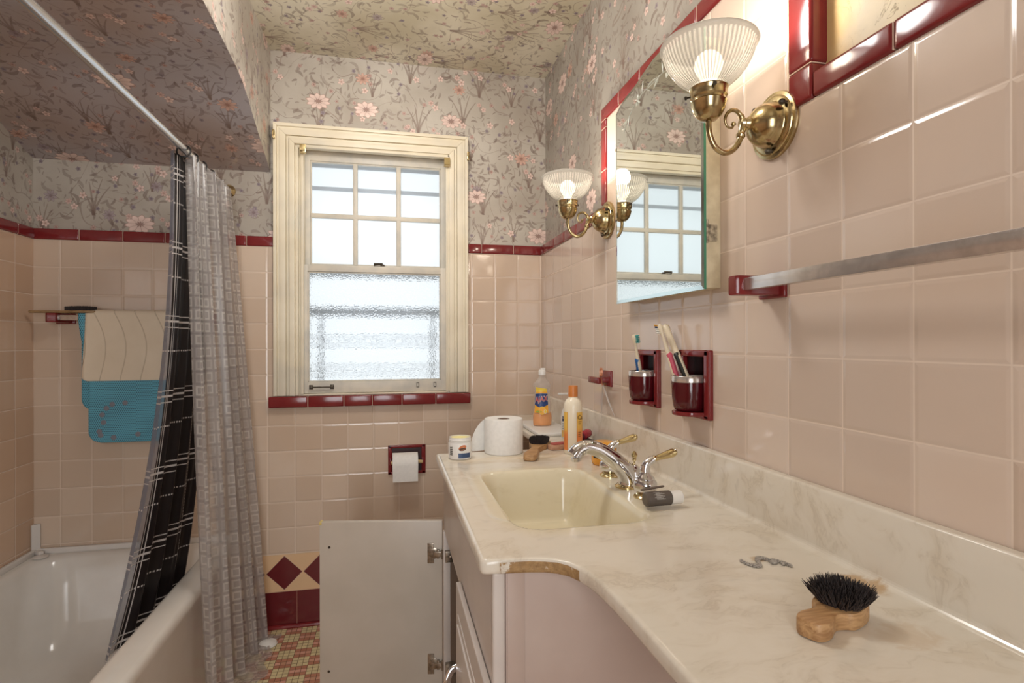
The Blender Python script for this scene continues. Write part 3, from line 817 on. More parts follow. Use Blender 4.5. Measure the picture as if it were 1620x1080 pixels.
# ------------------------------------------------------------------ MIRROR CABINET
t = thing('mirror_cabinet', (XR, 1.30, H+.11), 'medicine cabinet with etched flowers on the mirror door and chipped cream side', 'mirror')
mb = MB(); mb.box((0.664, 1.072, H+.116), (XR, 1.535, H+.66), .003); mb.build('cabinet_box', M['cream'], t)
ym, yn = 1.0667, 1.537
top = [(yn, .676), (1.508, .689), (1.470, .697), (1.435, .700), (1.402, .703), (1.36, .712), (1.30, .722), (1.2435, .722)]
top = top + [(2*1.3018-y, z) for y, z in reversed(top[:-2])]
poly = [(y, z+H) for y, z in top] + [(ym, H+.113), (yn, H+.113)]
mb = MB(); mb.prism(poly, .6575, .663, 'YZ'); mb.build('glass_plate', M['glassedge'], t, smooth=False)
c = Vector((1.30, H+.40)); 
def inset(pl, d):
    out = []; n = len(pl)
    for i in range(n):
        p0, p1, p2 = Vector(pl[i-1]), Vector(pl[i]), Vector(pl[(i+1) % n])
        e1 = (p1-p0).normalized(); e2 = (p2-p1).normalized(); n1 = Vector((-e1.y, e1.x)); n2 = Vector((-e2.y, e2.x))
        if n1.dot(c-p1) < 0: n1 = -n1
        if n2.dot(c-p1) < 0: n2 = -n2
        q = (n1+n2); q = q/(max(.4, 1+n1.dot(n2)))
        out.append(p1+q*d)
    return out
inn = inset(poly, .009)
mb = MB(); n = len(poly)
A = [mb.bm.verts.new((.6572, p[0], p[1])) for p in poly]; B = [mb.bm.verts.new((.6562, p[0], p[1])) for p in inn]
for i in range(n):
    f = mb.bm.faces.new((A[i], A[(i+1) % n], B[(i+1) % n], B[i])); f.material_index = 1
mb.bm.faces.new(B)
mb.build('mirror_glass', [M['mirror'], M['bevelglass']], t, smooth=False)
# etched flower sprays at both top corners
M['etch'] = plain('etched_white', (206, 208, 200), 0.6)
for sgn in (1, -1):
    mb = MB(); yc = 1.3018
    def E(pts, r):
        mb.tube([(.6558, yc+sgn*(y-yc), H+z) for y, z in pts], r, 6, flat=.15)
    def leaf(y, z, dy, dz, w):
        mb.tube([(.6558, yc+sgn*(y-yc), H+z), (.6557, yc+sgn*(y+dy*.5-yc), H+z+dz*.5), (.6558, yc+sgn*(y+dy-yc), H+z+dz)], [.0006, w, .0006], 8, flat=.12)
    E([(1.48, .600), (1.45, .628), (1.41, .648), (1.36, .662), (1.30, .660)], .0011)
    for y, z, dy, dz in ((1.45, .628, .03, -.004), (1.44, .634, .01, -.03), (1.42, .645, .03, .012), (1.34, .665, -.03, -.02), (1.33, .665, -.035, .004), (1.47, .61, .02, .002), (1.36, .662, -.006, .03)):
        leaf(y, z, dy, dz, .0028)
    for a in range(5):
        q = a*2*PI/5+.3; leaf(1.385, .655, .016*math.cos(q), .016*math.sin(q), .0045)
    mb.build('etched_spray', M['etch'], t)
M['oldhinge'] = mottled('painted_hinge', (196, 182, 156), (104, 94, 78), 90, .4)
for z in (.62, .235):
    mb = MB(); mb.tube([(.6665, 1.069, H+z-.022), (.6665, 1.069, H+z+.022)], .0028, 10); mb.box((.6665, 1.0675, H+z-.018), (.690, 1.0735, H+z+.018), .0008)
    mb.lathe([(0, 0), (.003, 0), (.003, .006), (0, .007)], T(.6665, 1.069, H+z+.022), 8)
    mb.build('hinge', M['oldhinge'], t)
for z in (.36, .57):
    mb = MB(); mb.box((.6555, yn-.006, H+z-.004), (.664, yn+.002, H+z+.004), .001); mb.build('mirror_clip', M['dkbronze'], t)

# ------------------------------------------------------------------ COUNTERTOP WITH BASIN
ZC = H-.3430
outline = [(.297, -.30), (.297, .30), (.297, .55), (.2965, .64), (.295, .70), (.292, .745), (.288, .775), (.281, .800), (.270, .822), (.256, .836), (.238, .845), (.215, .850), (.19, .853), (.165, .856), (.148, .858), (.141, .861), (.138, .868),
           (.1378, 1.0), (.1375, 1.3), (.137, 1.6), (.137, 1.702), (.139, 1.710), (.146, 1.714), (.20, 1.715), (.30, 1.716), (.40, 1.717), (.46, 1.719), (.485, 1.724), (.499, 1.735), (.505, 1.755), (.506, 1.80), (.506, 2.1), (.506, D-.001)]
def dens(o, step=.02):
    out = [o[0]]
    for p, q in zip(o[:-1], o[1:]):
        n = max(1, int(math.hypot(p[0]-q[0], p[1]-q[1])/step))
        for k in range(1, n+1): out.append((p[0]+(q[0]-p[0])*k/n, p[1]+(q[1]-p[1])*k/n))
    return out
def rr(x, y, cx, cy, hx, hy, r):
    dx = abs(x-cx)-hx+r; dy = abs(y-cy)-hy+r
    return math.hypot(max(dx, 0), max(dy, 0))+min(max(dx, dy), 0)-r
def sm(a, b, v):
    t_ = min(1, max(0, (v-a)/(b-a))); return t_*t_*(3-2*t_)
def zsurf(x, y):
    d1 = rr(x, y, .418, 1.318, .230, .292, .07)
    z = -.0035*sm(.006, -.016, d1)
    d = rr(x-(y-1.2)*.0, y, .365, 1.215, .136, .236, .055)
    q = max(0, min(1, (-d+.004)/.052)); 
    z -= .128*(sm(0, 1, q)**.9) + (.012*sm(.05, .13, -d))
    return z
O = dens(outline, .02)
mb = MB(); bm = mb.bm
def nrm(i):
    p, q = O[max(0, i-1)], O[min(len(O)-1, i+1)]
    tx, ty = q[0]-p[0], q[1]-p[1]; l = math.hypot(tx, ty); return (-ty/l, tx/l)   # outward = left of travel
skirt = [(.0075, 0.0), (.004, -.0002), (.001, -.0018), (-.0005, -.005), (-.0005, -.018), (.001, -.0225), (.004, -.024), (.03, -.024)]
rows = []
random.seed(3)
for i, (x, y) in enumerate(O):
    nx, ny = nrm(i)
    chip = 1 if (.80 < y < .862 and .17 < x < .292) else 0
    r_i = []
    for k, (ins, dz) in enumerate(skirt):
        j = (random.uniform(0, .0035) if chip and k in (3, 4, 5) else 0)
        r_i.append(bm.verts.new((x-nx*(ins+j), y-ny*(ins+j), ZC+dz+(random.uniform(-.001, .002) if chip and k == 3 else 0))))
    rows.append(r_i)
for i in range(len(O)-1):
    for k in range(len(skirt)-1):
        bm.faces.new((rows[i][k], rows[i][k+1], rows[i+1][k+1], rows[i+1][k]))
# near and far top plates as fans to the splash, basin area as a fine height field
yA, yB = .905, 1.668
XB = XR-.004
def strip(idx):
    for i, j in zip(idx[:-1], idx[1:]):
        a, b = rows[i][0], rows[j][0]
        c1 = bm.verts.new((XB, b.co.y, ZC)); c0 = bm.verts.new((XB, a.co.y, ZC))
        try: bm.faces.new((a, b, c1, c0))
        except ValueError: pass
iA = max(i for i, p in enumerate(O) if p[1] <= yA and p[0] < .2); iB = min(i for i, p in enumerate(O) if p[1] >= yB)
strip(list(range(0, iA+1))); strip(list(range(iB, len(O))))
ya, yb = rows[iA][0].co.y, rows[iB][0].co.y; xa = rows[iA][0].co.x
NX, NY = 104, 150
G = [[bm.verts.new((xa+(XB-xa)*i/NX, ya+(yb-ya)*j/NY, ZC+zsurf(xa+(XB-xa)*i/NX, ya+(yb-ya)*j/NY))) for i in range(NX+1)] for j in range(NY+1)]
for j in range(NY):
    for i in range(NX): bm.faces.new((G[j][i], G[j][i+1], G[j+1][i+1], G[j+1][i]))
bmesh.ops.remove_doubles(bm, verts=bm.verts[:], dist=.0004)
ct = thing('vanity_countertop', (.42, 1.2, ZC), 'cultured marble vanity top with moulded sink and chipped front corner', 'countertop')
mb.build('counter_slab', M['marble'], ct, ang=50)
mb = MB()
mb.box((XR-.022, -.30, ZC-.002), (XR-.0003, D-.001, H-.2385), .005, 0, 3)
co = [(XR-.022-.010+.010*math.sin(a), ZC+.010-.010*math.cos(a)) for a in [PI/2*k/5 for k in range(6)]]
for (x0_, z0_), (x1_, z1_) in zip(co[:-1], co[1:]):
    mb.quad([(x0_, -.30, z0_), (x0_, D-.02, z0_), (x1_, D-.02, z1_), (x1_, -.30, z1_)])
mb.build('backsplash', M['marble'], ct)
mb = MB(); mb.lathe([(0, .0005), (.016, .0008), (.019, .003), (.022, .003), (.023, 0), (.023, -.002)], T(.375, 1.23, ZC+zsurf(.375, 1.23)+.001), 28); mb.build('drain', M['chrome'], ct)

# ------------------------------------------------------------------ VANITY CABINET
XF = .160; zb_ = 0.10
vc = thing('vanity_cabinet', (.42, 1.28, 0), 'white sink cabinet with one inner door hanging open', 'cabinet')
mb = MB()
ztop = ZC-.0245; y0, y1 = .872, 1.708; zrail = H-.578; ZD = H-.555
mb.box((XF, y0, zrail), (XF+.018, y1, ztop), .002)                 # false drawer rail
mb.box((XF-.003, 1.688, zb_), (XF+.018, y1, zrail+.001), .002)          # far stile
mb.box((XF, 1.262, zb_), (XF+.018, 1.292, zrail+.001), .002)       # centre stile
mb.box((XF, y0, zb_), (XF+.018, y0+.03, zrail+.001), .002)
mb.box((XF, y0, zb_), (XF+.018, y1, H-1.10), .002)
mb.box((XF, y1-.016, zb_), (XR-.03, y1, ztop), .002)
mb.box((XF+.05, y0+.01, 0), (XF+.07, y1, zb_+.005), .002)
mb.box((XF+.018, y0+.018, zb_), (XR-.03, y1-.016, zb_+.016), 0, 1)
mb.box((XR-.03, y0, zb_), (XR-.02, y1, ztop), 0, 1)
mb.box((XF+.0182, y1-.021, zb_+.016), (XR-.032, y1-.0162, ztop), 0, 1)
mb.build('cabinet_body', [M['cab'], M['cabdark']], vc)
mb = MB(); mb.box((XF-.001, y0-.004, 0.0), (XF+.020, y0+.014, ztop), .006, 0, 3); mb.build('corner_post', M['cab'], vc)
mb = MB(); mb.box((XF+.021, y0, 0), (XR-.02, y0+.016, ztop), .001); mb.box((XF+.023, y0-.003, 0), (XF+.052, y0+.004, ztop), .001)
props(mb.build('side_panel', M['cabside'], vc), 'pinkish beige side panel')
dz0, dz1 = H-1.09, ZD
XD = XF-.0125
mb = MB()
ya, yb = .868, 1.279
mb.box((XD, ya, dz0), (XF-.0008, yb, dz1), .003, 0, 3)
mb.box((XD-.002, ya+.045, dz0+.055), (XD+.002, yb-.040, dz1-.055), .0018)
mb.box((XD-.006, ya+.060, dz0+.070), (XD+.001, yb-.055, dz1-.070), .005)
d2 = mb.build('door', M['cab'], vc)
mb = MB(); hy, hz = 1.247, H-.780
mb.tube(spline([(XD-.001, hy, hz+.045), (XD-.015, hy-.002, hz+.040), (XD-.026, hy-.008, hz+.018), (XD-.028, hy-.010, hz-.005), (XD-.026, hy-.008, hz-.03), (XD-.015, hy-.002, hz-.050), (XD-.001, hy, hz-.058)], 5), [.005]*31, 12, flat=1.6)
for q in (.046, -.058): mb.lathe([(0, 0), (.009, 0), (.009, .003), (0, .004)], axis_m((XD-.0005, hy, hz+q), (-1, 0, 0)), 16)
mb.build('handle', M['chrome'], d2)
# open door hinged at the far stile, swung a little past square
hx, hy = XF-.004, 1.712
dv = Vector((-.982, .190, 0)).normalized(); nv = Vector((-dv.y, dv.x, 0))
if nv.y < 0: nv = -nv
def dpt(s_, t_, z): return Vector((hx, hy, 0))+dv*s_+nv*t_+Vector((0, 0, z))
def dbox(mb, s0, s1, t0, t1, z0, z1, bev=0, mat=0):
    t = MB(); t.box((s0, t0, z0), (s1, t1, z1), bev, mat)
    Mx = Matrix(((dv.x, nv.x, 0, hx), (dv.y, nv.y, 0, hy), (0, 0, 1, 0), (0, 0, 0, 1)))
    mb.add(t.bm, mat, Mx)
DW = .377; dz1 = H-.551
mb = MB(); dbox(mb, .000, DW, .0, .018, dz0, dz1, .003, 0)
dbox(mb, .05, DW-.045, .016, .023, dz0+.06, dz1-.06, .003, 1)
d1 = mb.build('door', [M['doorin'], M['cab']], vc); d1['label'] = 'open door showing its plain inner face'
mb = MB(); dbox(mb, DW-.007, DW+.0008, -.0005, .0185, dz1-.010, dz1+.0006, .001); mb.build('worn_corner', plain('yellowed_edge', (214, 192, 120), .5), d1)
for s_, z in ((DW-.030, H-.629), (DW-.028, H-1.010)):
    mb = MB(); mb.lathe([(0, 0), (.004, 0), (.0035, .0015), (0, .002)], axis_m(dpt(s_, .0, z), -nv), 12); mb.build('bumper', M['dkbronze'], d1)
hm_ = mottled('hinge_steel', (166, 154, 140), (122, 112, 100), 80, .3, .85)
for zh_ in (H-.650, H-.991):
    mb = MB()
    dbox(mb, .026, .046, -.003, .0005, zh_-.031, zh_+.031, .0015)
    mb.lathe([(0, 0), (.0175, 0), (.0175, .002), (.012, .004), (0, .003)], axis_m(dpt(.028, .0, zh_), -nv), 20)
    dbox(mb, -.004, .026, -.013, -.002, zh_-.008, zh_+.008, .002)
    dbox(mb, .008, .018, -.011, -.003, zh_-.014, zh_+.014, .003)
    mb.tube([dpt(.0, -.012, zh_-.014), dpt(.0, -.012, zh_+.014)], .0035, 10)
    mb.box((XF+.001, 1.674, zh_-.017), (XF+.030, 1.6895, zh_+.017), .002)
    mb.lathe([(0, 0), (.005, 0), (.0045, .002), (0, .003)], axis_m((XF+.017, 1.674, zh_), (0, -1, 0)), 12)
    mb.build('hinge', hm_, d1)
for zz in (H-.762, H-1.04):
    mb = MB(); mb.lathe([(0, 0), (.003, 0), (.0025, .001), (0, .0012)], axis_m((XF+.009, 1.690, zz), (0, -1, 0)), 10); mb.build('screw', M['dkbronze'], vc)

# ------------------------------------------------------------------ FAUCET
fa = thing('faucet', (.562, 1.235, ZC-.003), 'chrome and brass widespread faucet behind the sink', 'faucet')
zb = ZC-.0035
def base_ring(mb, x, y, r=.026):
    mb.lathe([(0, 0), (r, 0), (r, .003), (r*.86, .006), (r*.72, .009), (0, .009)], T(x, y, zb), 32)
sx_, sy_ = .553, 1.232
mb = MB(); mb.lathe([(0, 0), (.029, 0), (.029, .003), (.025, .006), (.021, .008), (0, .008)], T(sx_, sy_, zb), 32); mb.build('spout_base', M['pbrass'], fa)
sp = [(.566, .002), (.568, .016), (.562, .032), (.547, .050), (.521, .072), (.492, .091), (.462, .099), (.442, .093), (.430, .080)]
P = spline([(x-.010, sy_, zb+z) for x, z in sp], 4); n = len(P)
rad = [.0240-.0075*sm(.12, .80, i/n) for i in range(n)]; rad = [r+(.0035*max(0, (i/n-.75))*4 if i/n > .75 else 0) for i, r in enumerate(rad)]
mb = MB(); mb.tube(P, rad, 20)
mb.lathe([(0, 0), (.0105, 0), (.011, .008), (.009, .010), (0, .010)], T(.424, sy_, zb+.067), 20)
mb.lathe([(.020, .0), (.0225, .010), (.022, .024), (.018, .040), (.010, .048), (0, .050)], T(sx_+.013, sy_, zb+.005), 28)
mb.build('spout', M['chrome'], fa)
mb = MB(); mb.tube([(.572, sy_, zb+.036), (.572, sy_, zb+.066)], .0022, 8)
mb.lathe([(0, -.002), (.004, -.001), (.0055, .003), (.004, .006), (.007, .010), (.0078, .014), (.0055, .018), (.004, .020), (.003, .022), (0, .023)], T(.572, sy_, zb+.062), 18); mb.build('lift_rod', M['pbrass'], fa)
def handle(x, y, dirx, diry):
    mb = MB(); base_ring(mb, x, y); b = mb.build('handle_base', M['pbrass'], fa)
    mb = MB(); mb.lathe([(.014, .008), (.019, .011), (.0250, .018), (.0270, .026), (.0255, .035), (.0205, .0405), (.0215, .042), (.0205, .045), (.014, .050), (.0105, .058)], T(x, y, zb), 32, cap1=True)
    d = Vector((dirx, diry, 0)).normalized()
    Q = spline([(x, y, zb+.052), (x, y, zb+.064), (x+d.x*.004, y+d.y*.004, zb+.074), (x+d.x*.014, y+d.y*.014, zb+.082), (x+d.x*.022, y+d.y*.022, zb+.085)], 4)
    mb.tube(Q, [.0115-.004*i/len(Q) for i in range(len(Q))], 16)
    h = mb.build('handle_body', M['chrome'], fa)
    mb = MB(); c0 = Vector((x+d.x*.020, y+d.y*.020, zb+.0845)); dd = (d*.96+Vector((0, 0, .28))).normalized()
    mb.lathe([(0, 0), (.0078, 0), (.0082, .002), (.006, .005), (.0062, .010), (.0085, .030), (.0098, .044), (.0092, .049), (.0065, .0505), (.0075, .053), (.004, .056), (0, .057)], axis_m(c0, dd), 20)
    mb.build('lever', M['pbrass'], fa)
handle(.555, 1.140, .95, -.1)
handle(.555, 1.343, .95, -.1)

# ------------------------------------------------------------------ ITEMS ON THE COUNTER
def lay(x, y): return ZC+zsurf(x, y)
# cream jar
jx, jy = .2015, 1.632; z = ZC+.0003
t = thing('cream_jar', (jx, jy, z), 'open white jar of yellow cream at the far left corner of the counter', 'jar')
jr = .0345
mb = MB(); mb.lathe([(0, 0), (jr-.003, 0), (jr-.0005, .002), (jr, .006), (jr, .046), (jr-.002, .049), (jr-.003, .0505), (jr-.001, .052), (jr-.003, .054), (jr-.001, .0565), (jr-.003, .059), (jr-.003, .0635), (jr-.0055, .0635), (jr-.0058, .056)], T(jx, jy, z), 48, cap1=False)
mb.build('jar_body', M['white'], t)
mb = MB(); mb.lathe([(0, .0575), (jr-.012, .058), (jr-.0058, .0605)], T(jx, jy, z), 40, cap1=False); props(mb.build('cream', plain('yellow_cream', (242, 230, 156), .35), t), 'pale yellow cream')
ang = math.atan2(-jy, -jx)
mb = MB(); patch(mb, jx, jy, z+.006, z+.020, jr, ang-.15, ang+.95, 0); 
patch(mb, jx, jy, z+.013, z+.040, jr, ang-1.0, ang-.66, 1)
for k in range(5): patch(mb, jx, jy, z+.014+k*.005, z+.0165+k*.005, jr, ang-.98, ang-.68, 2, t=.0007)
mb.build('label_band', [plain('navy_band', (62, 84, 122), .4), plain('barcode_grey', (206, 204, 198), .5), plain('barcode_dark', (70, 66, 64), .5)], t)
mb = MB()
def oval(mb, cx, cy, r, a_c, zc, wa, hz_, mat, tt, tilt=0.0, n=24):
    vs = [mb.bm.verts.new((cx+(r+tt)*math.cos(a_c+wa*math.cos(q)), cy+(r+tt)*math.sin(a_c+wa*math.cos(q)), zc+hz_*math.sin(q)+tilt*math.cos(q))) for q in [2*PI*k/n for k in range(n)]]
    f = mb.bm.faces.new(vs); f.material_index = mat
oval(mb, jx, jy, jr, ang+.20, z+.036, .33, .007, 0, .0010, .003)
oval(mb, jx, jy, jr, ang+.20, z+.0315, .30, .0042, 1, .0014, .001)
mb.build('label_logo', [plain('orange_oval', (214, 128, 84), .5), plain('brown_oval', (96, 66, 48), .5)], t)
# toilet roll standing on the counter
tx_, ty_ = .352, 1.690; tr = .061; th_ = .106
tx_, ty_ = .345, 1.688
t = thing('toilet_roll', (tx_, ty_, ZC), 'white toilet paper roll standing on the counter beside the cream jar', 'toilet paper', )
tr = .060
mb = MB(); mb.lathe([(.0205, 0), (tr-.002, 0), (tr, .002), (tr, th_-.003), (tr-.002, th_), (tr*.7, th_-.0005), (.0205, th_-.001), (.0195, th_-.003), (.0195, .004)], T(tx_, ty_, ZC+.0003), 64, cap0=False, cap1=False); mb.build('paper_roll', M['paperw'], t)
mb = MB(); mb.lathe([(.0193, .001), (.0193, th_-.002), (.0180, th_-.002), (.0180, .001)], T(tx_, ty_, ZC+.0003), 32, cap0=False, cap1=False); mb.build('cardboard_core', M['card'], t)
def sheet(u, v):
    # loose tail leaving the roll tangentially on the window side, torn round at the end
    a = 2.35
    p0 = Vector((tx_+(tr+.0006)*math.cos(a), ty_+(tr+.0006)*math.sin(a), 0)); d = Vector((-.92, -.36, 0)).normalized()
    L = .062; s_ = u*L; hh = .100*math.sqrt(max(0.0, 1-(u*.985)**2.2))
    return p0+d*s_+Vector((.004*math.sin(u*3), .01*u*u, .0012+hh*v+ZC))
mb = MB(); mb.grid(sheet, 24, 8); mb.build('loose_sheet', M['paperw'], t, recalc=False)
# dish soap bottle on a white tray
trz = ZC+.0003
t2 = thing('white_tray', (.60, 2.10, trz), 'low white tray on the back ledge under the dish soap bottle', 'tray')
mb = MB(); mb.box((.521, 1.925, trz), (.665, 2.26, trz+.013), .005, 0, 3); mb.build('tray_body', M['white'], t2)
bx, by = .586, 2.105; z = trz+.0135
t = thing('dish_soap_bottle', (bx, by, z), 'clear bottle of orange dish soap with white flip cap on the back ledge', 'bottle')
def brad(zz):
    pts = [(0, .034), (.004, .0375), (.03, .0385), (.06, .0365), (.09, .0335), (.12, .0315), (.14, .031), (.155, .034), (.163, .0345), (.17, .031), (.185, .018), (.195, .0125), (.202, .0125)]
    for (a, r0), (b, r1) in zip(pts[:-1], pts[1:]):
        if a <= zz <= b: 
            q = (zz-a)/(b-a); return r0+(r1-r0)*q
    return .012
SK = .62
def flat(mb0):   # oval bottle: squash along the view depth
    for v in mb0.bm.verts: v.co.y = by+(v.co.y-by)*SK
    return mb0
M['clear'] = translucent('clear_plastic', (236, 232, 228), .66, .1)
mb = MB(); mb.lathe([(brad(zz), zz) for zz in [0, .004, .015, .03, .05, .07, .09, .11, .13, .14, .148, .155, .163, .17, .178, .185, .195, .202]], T(bx, by, z), 48, cap1=False); flat(mb).build('bottle_body', M['clear'], t)
M['soap'] = plain('orange_soap', (244, 160, 62), .15)
mb = MB(); mb.lathe([(brad(zz)-.0012, zz) for zz in [.0015, .004, .015, .03, .042, .050]], T(bx, by, z), 40); flat(mb).build('liquid', M['soap'], t)
mb = MB(); mb.lathe([(0, .2), (.0145, .2), (.0145, .216), (.013, .219), (.010, .221), (0, .221)], T(bx, by, z), 24); mb.box((bx-.008, by-.012, z+.219), (bx+.011, by+.006, z+.227), .002); mb.build('cap', M['white'], t)
angb = math.atan2(-by, -bx)-.05
def ell_patch(mb, a0, a1, z0, z1, mat, tt=.0006, n=18, nv=8, zf=None):
    def fn(u, v):
        a = a0+(a1-a0)*u; zz = z0+(z1-z0)*v
        if zf: zz = zf(u, v)
        r = brad(zz-z)+tt
        return Vector((bx+r*math.cos(a), by+(r+tt)*math.sin(a)*SK-tt, zz))
    mb.grid(fn, n, nv, mat)
mats = [plain('label_blue', (42, 70, 128), .35), plain('label_orange', (246, 178, 60), .35), plain('label_yellow', (244, 214, 80), .35), plain('label_white', (238, 234, 226), .35), plain('label_red', (206, 52, 48), .35), plain('label_green', (150, 170, 70), .35)]
mb = MB(); wa = .86
ell_patch(mb, angb-wa, angb+wa, z+.052, z+.094, 1, .0006)
ell_patch(mb, angb-wa*1.02, angb+wa*1.0, 0, 0, 0, .0010, zf=lambda u, v: z+.074+.012*abs(u-.5)*2*(1-v)-.002+(.056-.004*abs(u-.5))*v)
ell_patch(mb, angb-wa*.85, angb+wa*.85, 0, 0, 2, .0014, zf=lambda u, v: z+.128+(.026-.012*u)*v+.004*u)
ell_patch(mb, angb-wa*.85, angb+wa*.9, z+.130, z+.135, 1, .0017)
for q in range(1):
    n = 24
    for (da, zc, ra, rz_, mt, tt) in ((.12, .062, .36, .016, 2, .0018), (.12, .062, .31, .0135, 1, .0021), (.45, .058, .16, .008, 3, .0024), (.45, .058, .12, .006, 2, .0027), (-.25, .058, .34, .0035, 5, .0022)):
        vs = []
        for k in range(n):
            qq = 2*PI*k/n; a = angb+da+ra*math.cos(qq); zz = z+zc+rz_*math.sin(qq); r = brad(zz-z)+tt
            vs.append(mb.bm.verts.new((bx+r*math.cos(a), by+(r+tt)*math.sin(a)*SK-tt, zz)))
        f = mb.bm.faces.new(vs); f.material_index = mt
mb.build('label', mats, t, recalc=False)
for s_, mt, tt in ((.029, 3, .0022), (.0275, 4, .0030)):
    b = text_bm('AJAX', s_, .0002, .0011 if mt == 3 else .0002)
    for v in b.verts:
        x_, y_, zz = v.co; x_ *= .72
        y_ += x_*.10
        a = angb+x_/.034*1.08; h = z+.106+y_; r = brad(.106+y_)+tt+zz
        v.co = Vector((bx+r*math.cos(a), by+(r+tt)*math.sin(a)*SK-tt, h))
    mb = MB(); mb.add(b, 0); mb.build('lettering', mats[mt], t, smooth=False)
# lotion bottle
lx, ly = .552, 1.628; z = ZC+.0003; lr = .0285
t = thing('lotion_bottle', (lx, ly, z), 'tall cream bottle with orange cap and yellow label, between brush and faucet', 'bottle')
mb = MB(); mb.lathe([(0, 0), (lr-.002, 0), (lr, .003), (lr, .145), (lr-.0015, .152), (lr-.006, .163), (lr-.013, .170), (.0135, .172), (.0135, .175)], T(lx, ly, z), 48); mb.build('bottle_body', plain('cream_bottle', (240, 230, 208), .3), t)
mb = MB(); mb.lathe([(0, .174), (.0145, .174), (.0147, .176), (.0145, .206), (.0135, .208), (0, .208)], T(lx, ly, z), 32); mb.build('cap', plain('orange_cap', (206, 128, 66), .35), t)
al = math.atan2(-ly, -lx)
def grad(name):
    S = Sh(name); x, y, zz = S.pos(); f = S.ramp(zz, ZC+.01, ZC+.15); n = S.noise(S.vec(x, y, zz), 30, 3)
    return S.done(S.pbr(S.mix(S.ramp(f+(n-.5)*.6, .2, .6), lin(232, 138, 74), lin(240, 196, 92)), .35))
mo = grad('printed_orange_label')
mb = MB(); patch(mb, lx, ly, z+.012, z+.128, lr, al+.42, al+1.5, 0); patch(mb, lx, ly, z+.012, z+.128, lr, al-1.3, al-.62, 0); 
patch(mb, lx, ly, z+.011, z+.129, lr, al+.40, al+.44, 1, 3, .0006); patch(mb, lx, ly, z+.011, z+.129, lr, al-.64, al-.60, 1, 3, .0006)
for k, (zz, w) in enumerate(((.098, .5), (.092, .35), (.066, .4), (.06, .3), (.054, .35))): patch(mb, lx, ly, z+zz, z+zz+.0025, lr, al+.56, al+.56+w, 2, 8, .0008)
mb.build('label', [mo, plain('label_rule', (196, 112, 60), .4), plain('label_print', (150, 96, 52), .4)], t, recalc=False)
b = wrap(text_bm('Ca', .020, .0002, .0002), lx, ly, z+.112, lr+.0008, al+.85); mb = MB(); mb.add(b); mb.build('lettering', plain('brown_print', (120, 82, 44), .4), t, smooth=False)
# white pump bottle behind
px_, py_ = .632, 1.90; z = ZC+.0003
t = thing('pump_bottle', (px_, py_, z), 'small white pump bottle half hidden behind the lotion bottle', 'bottle')
mb = MB(); mb.lathe([(0, 0), (.030, 0), (.032, .004), (.032, .075), (.028, .095), (.018, .112), (.010, .118), (.010, .124)], T(px_, py_, z), 36); mb.build('bottle_body', M['white'], t)
mb = MB(); mb.lathe([(0, .122), (.012, .122), (.012, .132), (.005, .134), (.004, .156), (0, .156)], T(px_, py_, z), 20); mb.box((px_-.044, py_-.006, z+.153), (px_+.010, py_+.006, z+.160), .003); mb.build('pump', M['white'], t)
mb = MB(); a0 = math.atan2(-py_, -px_)
patch(mb, px_, py_, z+.060, z+.070, .032, a0-1.0, a0-.45, 0); patch(mb, px_, py_, z+.073, z+.077, .032, a0-1.0, a0-.45, 0)
for k in range(4): patch(mb, px_, py_, z+.050-k*.006, z+.0525-k*.006, .032, a0-1.0, a0-.6, 1, 8)
patch(mb, px_, py_, z+.004, z+.028, .032, a0-1.1, a0-.4, 2)
mb.build('label', [plain('navy_print', (44, 54, 96), .4), plain('grey_print', (130, 130, 128), .4), plain('amber_print', (224, 180, 104), .4)], t, recalc=False)
# brushes
def bristles(mb, cx, cy, z, L, W, hgt, ax, n, spread=.006, rr_=.0011, jit=.5):
    c, s_ = math.cos(ax), math.sin(ax)
    for k in range(n):
        u, v = random.uniform(-.5, .5), random.uniform(-.5, .5)
        if (u*u+v*v*1.0) > .30: continue
        x = cx+u*L*c-v*W*s_; y = cy+u*L*s_+v*W*c
        ox = u*2*spread+random.uniform(-1, 1)*spread*jit; oy = v*2*spread+random.uniform(-1, 1)*spread*jit
        h = hgt*random.uniform(.82, 1.08)*(1-.25*(u*u+v*v)*2)
        tip = Vector((x+ox*c-oy*s_, y+ox*s_+oy*c, z+h)); b0 = Vector((x, y, z)); mid = (b0+tip)/2+Vector((random.uniform(-.0008, .0008), random.uniform(-.0008, .0008), 0))
        mb.tube([b0, mid, tip], [rr_, rr_*.9, rr_*.25], 4)
def brush_body(mb, ox, oy, z, ax, prof, thick, bev=.004, arch=0.0):
    c, s_ = math.cos(ax), math.sin(ax)
    up = spline([(p[0], p[1], 0) for p in prof], 5)
    poly = [(q.x, q.y) for q in up]+[(q.x, -q.y) for q in reversed(up) if q.y > 1e-5]
    t = MB(); t.prism(poly, 0, thick, 'XY', 0, bev)
    for v in t.bm.verts: v.co.z += arch*math.sin(max(0, min(1, v.co.x/prof[-1][0]))*PI)
    Mx = Matrix(((c, -s_, 0, ox), (s_, c, 0, oy), (0, 0, 1, z), (0, 0, 0, 1)))
    mb.add(t.bm, 0, Mx)
def brush(name, label, ox, oy, z, ax, prof, thick, bc, bl, bw, bh, nb, wood_, bpar):
    t = thing(name, (ox, oy, z), label, 'brush')
    mb = MB(); brush_body(mb, 0, 0, 0, 0, prof, thick)
    Mx = Matrix.Translation((ox, oy, z)) @ Matrix.Rotation(ax, 4, 'Z')
    for v in mb.bm.verts: v.co = Mx @ v.co
    o = mb.build('wooden_body', wood_, t)
    mb = MB(); p = Mx @ Vector((bc, 0, thick-.001)); bristles(mb, p.x, p.y, p.z, bl, bw, bh, ax, nb, **bpar); mb.build('bristles', M['bristle'], t, recalc=False)
    return t
